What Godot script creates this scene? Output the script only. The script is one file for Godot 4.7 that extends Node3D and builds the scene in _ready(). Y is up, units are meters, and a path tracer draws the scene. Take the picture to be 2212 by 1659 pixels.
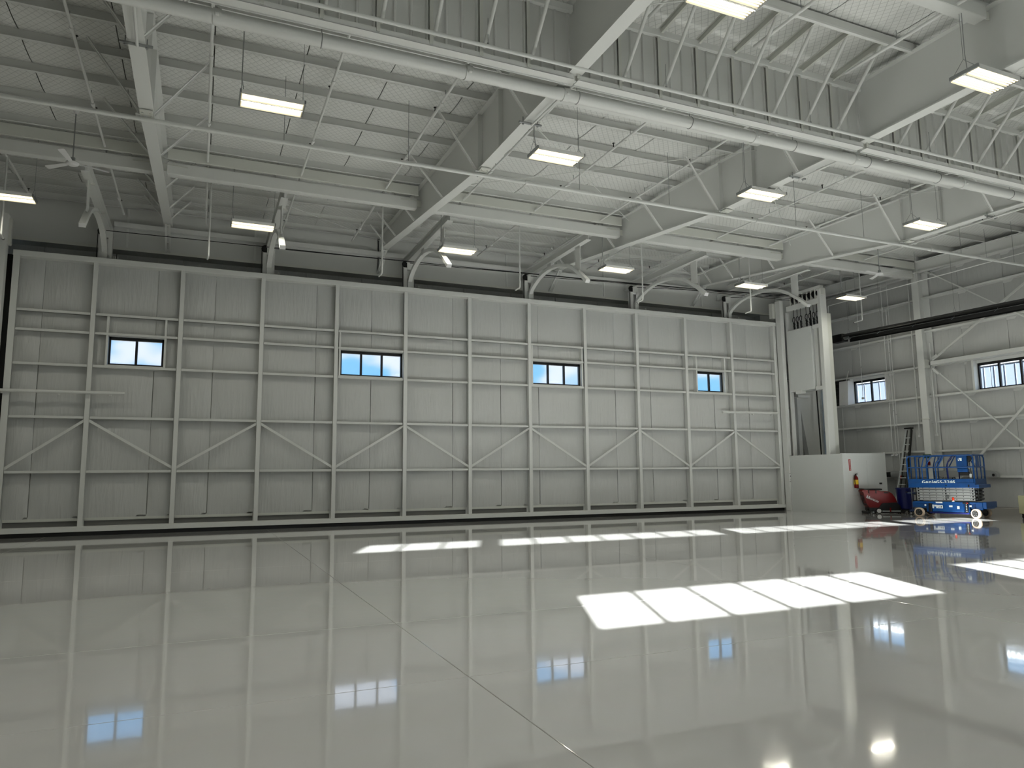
extends Node3D
# An aircraft hangar seen from its rear: insulated lift door, steel frames, sprinkler pipes, lamps, a scissor lift in the corner.

const CAM := Vector3(5.561, 1.63, 24.83)
const FX := [-2.75, 4.35, 11.45, 18.55, 25.65, 32.75]     # frame lines
const BAY := 2.44                                          # door bay
const REAR := 27.4                                         # rear wall
const XL := -3.3
const XR := 33.3
var M := {}
var taken := {}
var rng := RandomNumberGenerator.new()

# ------------------------------------------------------------------ mesh building
class MB:
	var v := PackedVector3Array()
	var n := PackedVector3Array()
	func tri(a: Vector3, b: Vector3, c: Vector3, na = null, nb = null, nc = null):
		var f := (b - a).cross(c - a).normalized()
		v.append_array([a, c, b])
		n.append_array([na if na != null else f, nc if nc != null else f, nb if nb != null else f])
	func quad(a: Vector3, b: Vector3, c: Vector3, d: Vector3):
		tri(a, b, c); tri(a, c, d)
	func box(c: Vector3, s: Vector3, t := Transform3D()):
		var h := s / 2.0
		var p := []
		for k in 8:
			p.append(t * (c + Vector3(h.x if k & 1 else -h.x, h.y if k & 2 else -h.y, h.z if k & 4 else -h.z)))
		quad(p[4], p[5], p[7], p[6]); quad(p[1], p[0], p[2], p[3]); quad(p[5], p[1], p[3], p[7])
		quad(p[0], p[4], p[6], p[2]); quad(p[6], p[7], p[3], p[2]); quad(p[0], p[1], p[5], p[4])
	func ab(a: Vector3, b: Vector3):
		box((a + b) / 2.0, (b - a).abs())
	func cham(c: Vector3, s: Vector3, e: float, t := Transform3D()):   # box with chamfered edges
		var h := s / 2.0
		var P := func(ax: int, sx: float, sy: float, sz: float) -> Vector3:
			var q := Vector3(sx * (h.x - e), sy * (h.y - e), sz * (h.z - e))
			q[ax] = [sx * h.x, sy * h.y, sz * h.z][ax]
			return t * (c + q)
		for ax in 3:
			var u := (ax + 1) % 3
			var w := (ax + 2) % 3
			for s1 in [-1.0, 1.0]:
				var q := []
				for k in [[-1, -1], [1, -1], [1, 1], [-1, 1]]:
					var g := [0.0, 0.0, 0.0]
					g[ax] = s1; g[u] = float(k[0]); g[w] = float(k[1])
					q.append(P.call(ax, g[0], g[1], g[2]))
				if s1 > 0: quad(q[0], q[1], q[2], q[3])
				else: quad(q[3], q[2], q[1], q[0])
				for s2 in [-1.0, 1.0]:                      # edges between face ax and face u
					var a := []
					for k in [-1.0, 1.0]:
						var g := [0.0, 0.0, 0.0]
						g[ax] = s1; g[u] = s2; g[w] = k
						a.append(P.call(ax, g[0], g[1], g[2])); a.append(P.call(u, g[0], g[1], g[2]))
					if s1 * s2 > 0: quad(a[0], a[1], a[3], a[2])
					else: quad(a[2], a[3], a[1], a[0])
		for sx in [-1.0, 1.0]:
			for sy in [-1.0, 1.0]:
				for sz in [-1.0, 1.0]:
					var a: Vector3 = P.call(0, sx, sy, sz)
					var b: Vector3 = P.call(1, sx, sy, sz)
					var d: Vector3 = P.call(2, sx, sy, sz)
					if sx * sy * sz > 0: tri(a, b, d)
					else: tri(a, d, b)
	func frame(p: Vector3, q: Vector3, up: Vector3) -> Transform3D:     # x across, y up, z along p->q; origin in the middle
		var z := (q - p).normalized()
		var x := up.cross(z)
		if x.length() < 1e-4: x = Vector3.RIGHT.cross(z)
		x = x.normalized()
		return Transform3D(Basis(x, z.cross(x), z), (p + q) / 2.0)
	func bar(p: Vector3, q: Vector3, w: float, h: float, up := Vector3.UP, off := Vector2.ZERO):
		box(Vector3(off.x, off.y, 0), Vector3(w, h, (q - p).length()), frame(p, q, up))
	func ibar(p: Vector3, q: Vector3, w: float, h: float, tf: float, tw: float, up := Vector3.UP):
		bar(p, q, tw, h - 2 * tf, up)
		bar(p, q, w, tf, up, Vector2(0, (h - tf) / 2))
		bar(p, q, w, tf, up, Vector2(0, (tf - h) / 2))
	func cbar(p: Vector3, q: Vector3, w: float, h: float, t: float, side := 1.0, up := Vector3.UP):   # channel, its web on one side
		bar(p, q, t, h, up, Vector2(side * (w - t) / 2, 0))
		bar(p, q, w - t, t, up, Vector2(-side * t / 2, (h - t) / 2))
		bar(p, q, w - t, t, up, Vector2(-side * t / 2, (t - h) / 2))
	func tube(pts: Array, r: float, k := 8, caps := true):
		var rings := []
		var last := Vector3.ZERO
		for i in pts.size():
			var a: Vector3 = pts[maxi(i - 1, 0)]
			var b: Vector3 = pts[mini(i + 1, pts.size() - 1)]
			var z := (b - a).normalized()
			var x := last - z * last.dot(z)
			if x.length() < 1e-3:
				x = (Vector3.UP if absf(z.y) < 0.9 else Vector3.RIGHT).cross(z)
			x = x.normalized(); last = x
			var y := z.cross(x)
			var ring := []
			for j in k:
				var g := TAU * j / k
				ring.append(x * cos(g) + y * sin(g))
			rings.append(ring)
		for i in pts.size() - 1:
			for j in k:
				var m := (j + 1) % k
				var n0: Vector3 = rings[i][j]
				var n1: Vector3 = rings[i][m]
				var n2: Vector3 = rings[i + 1][m]
				var n3: Vector3 = rings[i + 1][j]
				var A: Vector3 = pts[i]
				var B: Vector3 = pts[i + 1]
				tri(A + n0 * r, A + n1 * r, B + n2 * r, n0, n1, n2)
				tri(A + n0 * r, B + n2 * r, B + n3 * r, n0, n2, n3)
		if caps:
			for j in k:
				var m := (j + 1) % k
				tri(pts[0], pts[0] + rings[0][m] * r, pts[0] + rings[0][j] * r)
				tri(pts[-1], pts[-1] + rings[-1][j] * r, pts[-1] + rings[-1][m] * r)
	func lathe(prof: Array, t := Transform3D(), k := 16):              # prof: [radius, height] from bottom to top, round the y axis
		for i in prof.size() - 1:
			var p: Array = prof[i]
			var q: Array = prof[i + 1]
			var nn := Vector2(q[1] - p[1], p[0] - q[0]).normalized()
			for j in k:
				var a := TAU * j / k
				var b := TAU * (j + 1) / k
				var da := Vector3(cos(a), 0, -sin(a))
				var db := Vector3(cos(b), 0, -sin(b))
				var na := (t.basis * (da * nn.x + Vector3(0, nn.y, 0))).normalized()
				var nb := (t.basis * (db * nn.x + Vector3(0, nn.y, 0))).normalized()
				var A: Vector3 = t * (da * p[0] + Vector3(0, p[1], 0))
				var B: Vector3 = t * (db * p[0] + Vector3(0, p[1], 0))
				var C: Vector3 = t * (db * q[0] + Vector3(0, q[1], 0))
				var D: Vector3 = t * (da * q[0] + Vector3(0, q[1], 0))
				if p[0] > 1e-5: tri(A, B, C, na, nb, nb)
				if q[0] > 1e-5: tri(A, C, D, na, nb, na)
	func prism(poly: PackedVector2Array, d: float, t := Transform3D()):  # an outline in xy, thick along z (centred)
		var P := poly
		if Geometry2D.is_polygon_clockwise(P):
			P = P.duplicate(); P.reverse()
		var f := Vector3(0, 0, d / 2)
		for i in P.size():
			var a := Vector3(P[i].x, P[i].y, 0)
			var e := P[(i + 1) % P.size()]
			var b := Vector3(e.x, e.y, 0)
			quad(t * (a - f), t * (b - f), t * (b + f), t * (a + f))
		var ix := Geometry2D.triangulate_polygon(P)
		for i in range(0, ix.size(), 3):
			var q := []
			for j in 3: q.append(Vector3(P[ix[i + j]].x, P[ix[i + j]].y, 0))
			if (q[1] - q[0]).cross(q[2] - q[0]).z < 0: q.reverse()
			tri(t * (q[0] + f), t * (q[1] + f), t * (q[2] + f))
			tri(t * (q[2] - f), t * (q[1] - f), t * (q[0] - f))
	func pillow(o: Vector3, ux: Vector3, uy: Vector3, out: Vector3, bulge: float, nx: int, ny: int, flat := false, thick := 0.0, wob := 0.0):   # a stuffed sheet from corner o
		var P := func(i: int, j: int) -> Vector3:
			var a := float(i) / nx
			var b := float(j) / ny
			var g := sqrt(sin(PI * clampf(b, 0.0, 1.0))) if flat else pow(sin(PI * a) * sin(PI * b), 0.45)
			return o + ux * a + uy * b + out * (bulge * g + wob * sin(9.0 * a + 5.0 * b + o.x * 3.1 + o.z * 1.7) * sin(PI * a) * sin(PI * b))
		var G := []
		for j in ny + 1:
			var row := []
			for i in nx + 1: row.append(P.call(i, j))
			G.append(row)
		var N := func(i: int, j: int) -> Vector3:
			var a: Vector3 = G[j][mini(i + 1, nx)] - G[j][maxi(i - 1, 0)]
			var b: Vector3 = G[mini(j + 1, ny)][i] - G[maxi(j - 1, 0)][i]
			var c := a.cross(b).normalized()
			return c if c.dot(out) > 0 else -c
		var flip := ux.cross(uy).dot(out) < 0
		for j in ny:
			for i in nx:
				var a: Array = [G[j][i], N.call(i, j)]
				var b: Array = [G[j][i + 1], N.call(i + 1, j)]
				var c: Array = [G[j + 1][i + 1], N.call(i + 1, j + 1)]
				var d: Array = [G[j + 1][i], N.call(i, j + 1)]
				if flip:
					tri(a[0], c[0], b[0], a[1], c[1], b[1]); tri(a[0], d[0], c[0], a[1], d[1], c[1])
				else:
					tri(a[0], b[0], c[0], a[1], b[1], c[1]); tri(a[0], c[0], d[0], a[1], c[1], d[1])
		if thick > 0.0:                                       # edges and back, so that it is no bare sheet
			var k := -out * thick
			var q := [o, o + ux, o + ux + uy, o + uy]
			if flip: q.reverse()
			quad(q[3] + k, q[2] + k, q[1] + k, q[0] + k)
			for i in 4:
				quad(q[i] + k, q[(i + 1) % 4] + k, q[(i + 1) % 4], q[i])
	func mesh() -> ArrayMesh:
		var a := []
		a.resize(Mesh.ARRAY_MAX)
		a[Mesh.ARRAY_VERTEX] = v
		a[Mesh.ARRAY_NORMAL] = n
		var m := ArrayMesh.new()
		m.add_surface_from_arrays(Mesh.PRIMITIVE_TRIANGLES, a)
		return m

# ------------------------------------------------------------------ naming
func numbered(called: String) -> String:
	var k: int = taken.get(called, 0)
	taken[called] = k + 1
	return called if k == 0 else "%s_%03d" % [called, k]
func tag(o: Node, label := "", category := "", group := "", kind := "") -> Node:
	if label: o.set_meta("label", label)
	if category: o.set_meta("category", category)
	if group: o.set_meta("group", group)
	if kind: o.set_meta("kind", kind)
	return o
func put(called: String, mb, mat: Material, parent: Node = null) -> MeshInstance3D:
	var o := MeshInstance3D.new()
	o.mesh = mb.mesh() if mb is MB else mb
	o.material_override = mat
	if parent == null:
		o.name = numbered(called); add_child(o)
	else:
		o.name = called; parent.add_child(o, true)
	return o
func thing(called: String, label: String, category: String, at := Vector3.ZERO, turn := 0.0, group := "") -> Node3D:
	var o := Node3D.new()
	o.name = numbered(called); add_child(o)
	o.position = at; o.rotation.y = turn
	return tag(o, label, category, group)
func one(called: String, mb, mat: Material, label: String, category: String, group := "") -> MeshInstance3D:
	return tag(put(called, mb, mat), label, category, group)
func shell(called: String, label: String, category: String) -> Node3D:
	return tag(thing(called, label, category), "", "", "", "structure")
func again(o: Node3D, at: Vector3, label: String) -> Node3D:
	var c: Node3D = o.duplicate()
	c.name = numbered(String(o.name).rstrip("_0123456789")); add_child(c)
	c.position = at; c.set_meta("label", label)
	return c
func text(called: String, s: String, size: float, mat: Material, parent: Node, t: Transform3D, depth := 0.004) -> MeshInstance3D:
	var m := TextMesh.new()
	var f := SystemFont.new()
	f.font_names = PackedStringArray(["Droid Sans"])
	f.font_weight = 800
	m.font = f; m.text = s; m.font_size = 64; m.pixel_size = size / 46.0; m.depth = depth
	m.horizontal_alignment = HORIZONTAL_ALIGNMENT_CENTER
	m.curve_step = 1.0
	var o := put(called, m, mat, parent)
	o.transform = t
	return o
const ORD := ["first", "second", "third", "fourth", "fifth", "sixth", "seventh", "eighth", "ninth", "tenth", "eleventh", "twelfth", "thirteenth", "fourteenth"]

# ------------------------------------------------------------------ materials
func paint(c: Color, rough: float, spec := 0.5, metal := 0.0) -> StandardMaterial3D:
	var m := StandardMaterial3D.new()
	m.albedo_color = c; m.roughness = rough; m.metallic = metal; m.metallic_specular = spec
	return m
func noise(freq: float, kind := FastNoiseLite.TYPE_SIMPLEX_SMOOTH, size := 512, octaves := 3, seed_ := 1, fractal := FastNoiseLite.FRACTAL_FBM) -> NoiseTexture2D:
	var f := FastNoiseLite.new()
	f.noise_type = kind; f.frequency = freq; f.fractal_octaves = octaves; f.seed = seed_; f.fractal_type = fractal
	var t := NoiseTexture2D.new()
	t.noise = f; t.width = size; t.height = size; t.seamless = true; t.seamless_blend_skirt = 0.2
	return t
func relief(m: StandardMaterial3D, t: Texture2D, cm: float, scale: Vector3) -> StandardMaterial3D:
	m.heightmap_enabled = true; m.heightmap_texture = t; m.heightmap_scale = cm
	m.uv1_triplanar = true; m.uv1_world_triplanar = true; m.uv1_scale = scale
	return m
func grained(m: StandardMaterial3D, t: NoiseTexture2D, a: Color, b: Color) -> StandardMaterial3D:      # a faint tone variation of the thing's own colour
	var g := Gradient.new()
	g.set_color(0, a); g.set_color(1, b)
	t.color_ramp = g
	m.albedo_texture = t
	return m
func materials():
	M.steel = paint(Color(0.87, 0.875, 0.865), 0.42)
	M.steel2 = paint(Color(0.83, 0.835, 0.81), 0.5)
	M.girt = paint(Color(0.86, 0.865, 0.855), 0.4)
	M.pipe = paint(Color(0.87, 0.875, 0.865), 0.35)
	M.panel = paint(Color(0.83, 0.835, 0.825), 0.55)
	M.board = paint(Color(0.86, 0.87, 0.865), 0.5)
	M.vinyl = relief(paint(Color(0.785, 0.79, 0.785), 0.5), noise(0.012, FastNoiseLite.TYPE_SIMPLEX_SMOOTH, 512, 3, 5, FastNoiseLite.FRACTAL_RIDGED), 1.2, Vector3(0.6, 0.08, 0.6))
	M.vinyl_wall = relief(paint(Color(0.765, 0.77, 0.765), 0.5), noise(0.012, FastNoiseLite.TYPE_SIMPLEX_SMOOTH, 512, 3, 9, FastNoiseLite.FRACTAL_RIDGED), 1.2, Vector3(0.55, 0.07, 0.55))
	M.net = net_material()
	M.floor_coat = floor_material()
	M.dark = paint(Color(0.055, 0.055, 0.055), 0.6)
	M.black = paint(Color(0.02, 0.02, 0.022), 0.45)
	M.rubber = paint(Color(0.035, 0.035, 0.035), 0.8)
	M.bronze = paint(Color(0.035, 0.037, 0.045), 0.4)
	M.cable = paint(Color(0.05, 0.05, 0.055), 0.5, 0.5, 0.3)
	M.zinc = paint(Color(0.62, 0.63, 0.63), 0.4, 0.5, 0.8)
	M.alu = paint(Color(0.72, 0.73, 0.73), 0.38, 0.5, 0.75)
	M.glass = paint(Color(0.95, 0.98, 1.0, 0.06), 0.02)
	M.glass.transparency = BaseMaterial3D.TRANSPARENCY_ALPHA
	M.lamp = paint(Color(1, 0.96, 0.88), 0.4)
	M.lamp.emission_enabled = true; M.lamp.emission = Color(1.0, 0.93, 0.76); M.lamp.emission_energy_multiplier = 1.35
	M.reflector = paint(Color(0.93, 0.93, 0.92), 0.25)
	M.blue = grained(paint(Color(1, 1, 1), 0.32), noise(0.02, FastNoiseLite.TYPE_SIMPLEX_SMOOTH, 256), Color(0.0, 0.235, 0.46), Color(0.01, 0.27, 0.52))
	M.blue.uv1_triplanar = true
	M.navy = paint(Color(0.02, 0.07, 0.34), 0.4)
	M.navy2 = paint(Color(0.04, 0.17, 0.36), 0.4)
	M.red = paint(Color(0.40, 0.012, 0.02), 0.35, 0.3)
	M.sign_red = paint(Color(0.72, 0.06, 0.07), 0.5)
	M.white = paint(Color(0.88, 0.88, 0.88), 0.5)
	M.tyre = paint(Color(0.80, 0.72, 0.63), 0.8)
	M.hub = paint(Color(0.16, 0.16, 0.16), 0.5)
	M.grey = paint(Color(0.60, 0.61, 0.61), 0.5)
	M.grey2 = paint(Color(0.30, 0.31, 0.31), 0.6)
	M.fibre = paint(Color(0.20, 0.20, 0.19), 0.6)
	M.orange = paint(Color(0.85, 0.22, 0.05), 0.35)
	M.beige = paint(Color(0.70, 0.69, 0.55), 0.5)
	M.brown = paint(Color(0.24, 0.19, 0.13), 0.7)
	M.green = paint(Color(0.10, 0.30, 0.17), 0.5)
	M.yellow = paint(Color(0.85, 0.70, 0.1), 0.5)
	M.decal = paint(Color(0.80, 0.82, 0.82), 0.5)
	M.print = paint(Color(0.90, 0.93, 0.92), 0.5)
	M.concrete = paint(Color(0.66, 0.65, 0.63), 0.35)
	M.outside = paint(Color(0.62, 0.62, 0.60), 0.9)
	M.metal_wall = paint(Color(0.335, 0.37, 0.43), 0.6)
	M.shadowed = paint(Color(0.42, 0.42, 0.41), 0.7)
func net_material() -> StandardMaterial3D:
	# white vinyl facing under a diamond net: one tile carries 4 x 4 meshes of the net
	var S := 256
	var im := Image.create(S, S, false, Image.FORMAT_RGB8)
	var hi := Image.create(S, S, false, Image.FORMAT_L8)
	for y in S:
		for x in S:
			var u := 4.0 * x / S
			var w := 4.0 * y / S
			var a := absf(fposmod(u + w, 1.0) - 0.5)
			var b := absf(fposmod(u - w, 1.0) - 0.5)
			var d := minf(a, b)                               # 0 on a strand
			var k := clampf(d / 0.055, 0.0, 1.0)
			im.set_pixel(x, y, Color(0.875, 0.88, 0.87).lerp(Color(0.66, 0.665, 0.655), 1.0 - k))
			var h := clampf(sqrt(a * b) * 2.2, 0.0, 1.0)
			hi.set_pixel(x, y, Color(h, h, h))
	var m := paint(Color(1, 1, 1), 0.45)
	m.albedo_texture = ImageTexture.create_from_image(im)
	relief(m, ImageTexture.create_from_image(hi), 0.5, Vector3(1.6, 1.6, 1.25))
	return m
func floor_material() -> StandardMaterial3D:
	var m := paint(Color(1, 1, 1), 0.07, 0.62)
	grained(m, noise(0.006, FastNoiseLite.TYPE_SIMPLEX_SMOOTH, 512, 4, 21), Color(0.835, 0.83, 0.825), Color(0.855, 0.85, 0.845))
	relief(m, noise(0.022, FastNoiseLite.TYPE_SIMPLEX_SMOOTH, 1024, 2, 33), 0.035, Vector3(0.12, 0.12, 0.12))
	m.clearcoat_enabled = true; m.clearcoat = 0.75; m.clearcoat_roughness = 0.03
	return m
func sky_picture() -> ImageTexture:
	var W := 1536
	var H := 768
	var im := Image.create(W, H, false, Image.FORMAT_RGBF)
	var f := FastNoiseLite.new()
	f.noise_type = FastNoiseLite.TYPE_SIMPLEX_SMOOTH; f.frequency = 1.0; f.fractal_octaves = 5; f.seed = 12
	for y in H:
		var el := PI * (0.5 - (y + 0.5) / H)
		for x in W:
			var az := TAU * (x + 0.5) / W
			var d := Vector3(cos(el) * sin(az), sin(el), cos(el) * cos(az))
			var up := clampf(d.y, 0.0, 1.0)
			var c := Color(0.24, 0.62, 1.0).lerp(Color(0.10, 0.30, 0.75), pow(up, 0.6))
			if d.y > -0.05:
				var q := d * Vector3(6.0, 13.0, 6.0)
				var k := f.get_noise_3d(q.x, q.y, q.z) * 0.9 + 0.1 * f.get_noise_3d(q.x * 3.0, q.y * 3.0, q.z * 3.0)
				c = c.lerp(Color(0.72, 0.80, 0.95), smoothstep(-0.06, 0.22, k) * 0.95)
			else:
				c = Color(0.40, 0.40, 0.39)
			im.set_pixel(x, y, c)
	return ImageTexture.create_from_image(im)

# ------------------------------------------------------------------ geometry of the frames
func roof_y(z: float) -> float:          # underside of the purlins
	return 10.22 + 0.025 * (8.5 - z) if z < 14.0 else 10.0825 - 0.012 * (z - 14.0)
func rafter_y(z: float) -> float:        # underside of the rafters
	if z < 0.0: return 9.80 - 0.03 * z
	if z < 9.6: return lerpf(9.80, 8.79, z / 9.6)
	return lerpf(8.79, 8.72, clampf((z - 9.6) / 4.4, 0, 1))

# ------------------------------------------------------------------ the scene
func _ready():
	rng.seed = 7
	# camera
	var cam := Camera3D.new()
	cam.name = "camera"
	cam.transform = Transform3D(Basis(Vector3(0.91800, -0.00971, 0.39645), Vector3(-0.04107, 0.99200, 0.11939), Vector3(-0.39444, -0.12589, 0.91026)).orthonormalized(), CAM)
	cam.fov = 55.98; cam.near = 0.05; cam.far = 400.0
	add_child(cam); cam.current = true
	# sky, exposure
	var env := Environment.new()
	env.background_mode = Environment.BG_SKY
	env.sky = Sky.new()
	var pan := PanoramaSkyMaterial.new()
	pan.panorama = sky_picture()
	env.sky.sky_material = pan
	env.background_energy_multiplier = 1.12
	env.tonemap_mode = Environment.TONE_MAPPER_LINEAR
	env.tonemap_exposure = 1.25
	env.sdfgi_enabled = true; env.ssao_enabled = true; env.ssil_enabled = true
	var we := WorldEnvironment.new()
	we.name = "world"; we.environment = env
	add_child(we)
	# the low sun, shining in through the rear windows
	var sun := DirectionalLight3D.new()
	sun.name = "sun"
	sun.light_energy = 18.0; sun.light_color = Color(0.985, 1.0, 0.985); sun.light_angular_distance = 0.55
	sun.shadow_enabled = true
	add_child(sun)
	sun.look_at_from_position(Vector3.ZERO, Vector3(0.41, -0.44, -1.0))
	materials()
	build_shell()
	build_roof()
	build_right_wall()
	build_rear_wall()
	build_door()
	build_frames()
	build_door_gear()
	build_tower()
	build_curtain()
	build_pipes()
	build_lamps()
	build_fans()
	build_heater()
	build_right_wall_things()
	build_lift()
	build_scrubber()
	build_corner_things()
	build_outside()

func slabs(o: Node3D):
	# concrete slabs with saw-cut joints between them; each has a small chamfer towards the joint
	var xs := [XL, 1.6, 7.67, 13.75, 19.83, 25.9, XR]
	var zs := [-1.15, 4.4, 10.5, 16.6, 19.02, REAR]
	var g := 0.003
	for i in xs.size() - 1:
		for j in zs.size() - 1:
			var a := Vector3(xs[i] + g, -0.03, zs[j] + g)
			var b := Vector3(xs[i + 1] - g, 0.0, zs[j + 1] - g)
			var m := MB.new()
			var e := 0.003
			var p := [Vector3(a.x + e, 0, a.z + e), Vector3(b.x - e, 0, a.z + e), Vector3(b.x - e, 0, b.z - e), Vector3(a.x + e, 0, b.z - e)]
			var q := [Vector3(a.x, -e, a.z), Vector3(b.x, -e, a.z), Vector3(b.x, -e, b.z), Vector3(a.x, -e, b.z)]
			var r := [a, Vector3(b.x, a.y, a.z), Vector3(b.x, a.y, b.z), Vector3(a.x, a.y, b.z)]
			m.quad(p[3], p[2], p[1], p[0])
			for k in 4:
				var l := (k + 1) % 4
				m.quad(q[k], p[k], p[l], q[l]); m.quad(r[k], q[k], q[l], r[l])
			m.quad(r[0], r[1], r[2], r[3])
			put("slab", m, M.floor_coat, o)

func build_shell():
	var fl := shell("floor", "glossy off-white coated concrete hangar floor with thin saw-cut joints", "floor")
	var m := MB.new()
	m.ab(Vector3(XL - 0.3, -0.4, -1.9), Vector3(XR + 0.3, -0.03, REAR + 0.3))
	put("base", m, M.concrete, fl)
	slabs(fl)
	# left wall, out of the frame
	var wl := shell("wall_left", "white insulated end wall left of the hangar door", "wall")
	m = MB.new(); m.ab(Vector3(XL - 0.25, -0.03, -1.9), Vector3(XL, 11.2, REAR + 0.3))
	put("facing", m, M.vinyl_wall, wl)
	# the wall that holds the hangar door: header over the door, returns beside it, weather skirt behind
	var wb := shell("wall_back", "white header wall above and beside the big hangar door", "wall")
	for s in [[-3.3, 3.1], [3.15, 7.05], [7.1, 11.4], [11.5, 16.6], [16.65, 21.1], [21.15, 26.2], [26.25, 33.3]]:
		m = MB.new()
		m.pillow(Vector3(s[0], 9.1, -1.17), Vector3(s[1] - s[0], 0, 0), Vector3(0, 1.42, 0), Vector3.BACK, 0.012, 6, 3, false, 0.3)
		put("header_panel", m, M.panel, wb)
		m = MB.new(); m.bar(Vector3(s[0] - 0.02, 9.1, -1.15), Vector3(s[0] - 0.02, 10.5, -1.15), 0.06, 0.05, Vector3.BACK)
		put("angle_post", m, M.steel, wb)
	m = MB.new(); m.ab(Vector3(XL, 9.05, -1.75), Vector3(XR, 9.10, -1.13)); m.ab(Vector3(XL, 9.05, -1.15), Vector3(XR, 9.15, -1.12))
	put("header_channel", m, M.steel2, wb)
	m = MB.new(); m.cbar(Vector3(2.75, 9.85, -1.05), Vector3(29.3, 9.85, -1.05), 0.2, 0.16, 0.02, -1.0)
	put("cable_ledge", m, M.steel, wb)
	for k in 18:
		var x0 := XL + 2.0333 * k
		m = MB.new(); m.ab(Vector3(x0 + 0.012, 7.9, -1.8), Vector3(x0 + 2.02, 9.05, -1.68))
		put("skirt_panel", m, M.vinyl_wall, wb)
	m = MB.new(); m.ab(Vector3(XL, 7.9, -1.9), Vector3(XR, 11.2, -1.8))
	put("outer_sheet", m, M.steel2, wb)
	m = MB.new(); m.ab(Vector3(0.1, 8.2, -1.8), Vector3(29.6, 8.3, -0.36))
	m.ab(Vector3(-0.3, -0.03, -0.62), Vector3(0.5, 8.38, -0.43)); m.ab(Vector3(29.2, -0.03, -0.62), Vector3(29.8, 8.38, -0.43))
	put("edge_seal", m, M.dark, wb)
	m = MB.new()
	m.ab(Vector3(XL, -0.03, -1.9), Vector3(-0.15, 9.05, -1.3)); m.ab(Vector3(-0.3, -0.03, -1.4), Vector3(-0.12, 9.05, 0.0))
	m.ab(Vector3(29.72, -0.03, -1.9), Vector3(XR, 9.05, -1.3)); m.ab(Vector3(29.74, -0.03, -1.4), Vector3(29.8, 8.38, -0.43))
	put("return_wall", m, M.panel, wb)
	for y in [1.2, 2.43, 3.61, 4.68, 6.0, 7.39, 8.7]:
		m = MB.new(); m.cbar(Vector3(29.8, y, -1.2), Vector3(33.2, y, -1.2), 0.2, 0.09, 0.015)
		put("girt", m, M.girt, wb)
	# jambs on both sides of the door
	var j := thing("door_jamb", "white steel jamb post left of the hangar door", "post", Vector3(0.06, 0, 0.2), 0, "door jamb posts")
	m = MB.new(); m.cham(Vector3(0, 4.7, 0), Vector3(0.22, 9.4, 0.28), 0.01); put("post", m, M.steel, j)
	m = MB.new(); m.cham(Vector3(0.14, 8.9, -0.1), Vector3(0.08, 0.8, 0.16), 0.008); put("side_plate", m, M.steel2, j)
	j = thing("door_jamb", "white steel jamb post between hangar door and counterweight box", "post", Vector3(29.47, 0, 0.2), 0, "door jamb posts")
	m = MB.new(); m.cham(Vector3(0, 4.68, 0), Vector3(0.2, 9.36, 0.3), 0.01); put("post", m, M.steel, j)
	m = MB.new(); m.cham(Vector3(-0.14, 8.95, -0.28), Vector3(0.2, 0.7, 0.2), 0.01); put("side_plate", m, M.steel2, j)

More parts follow.
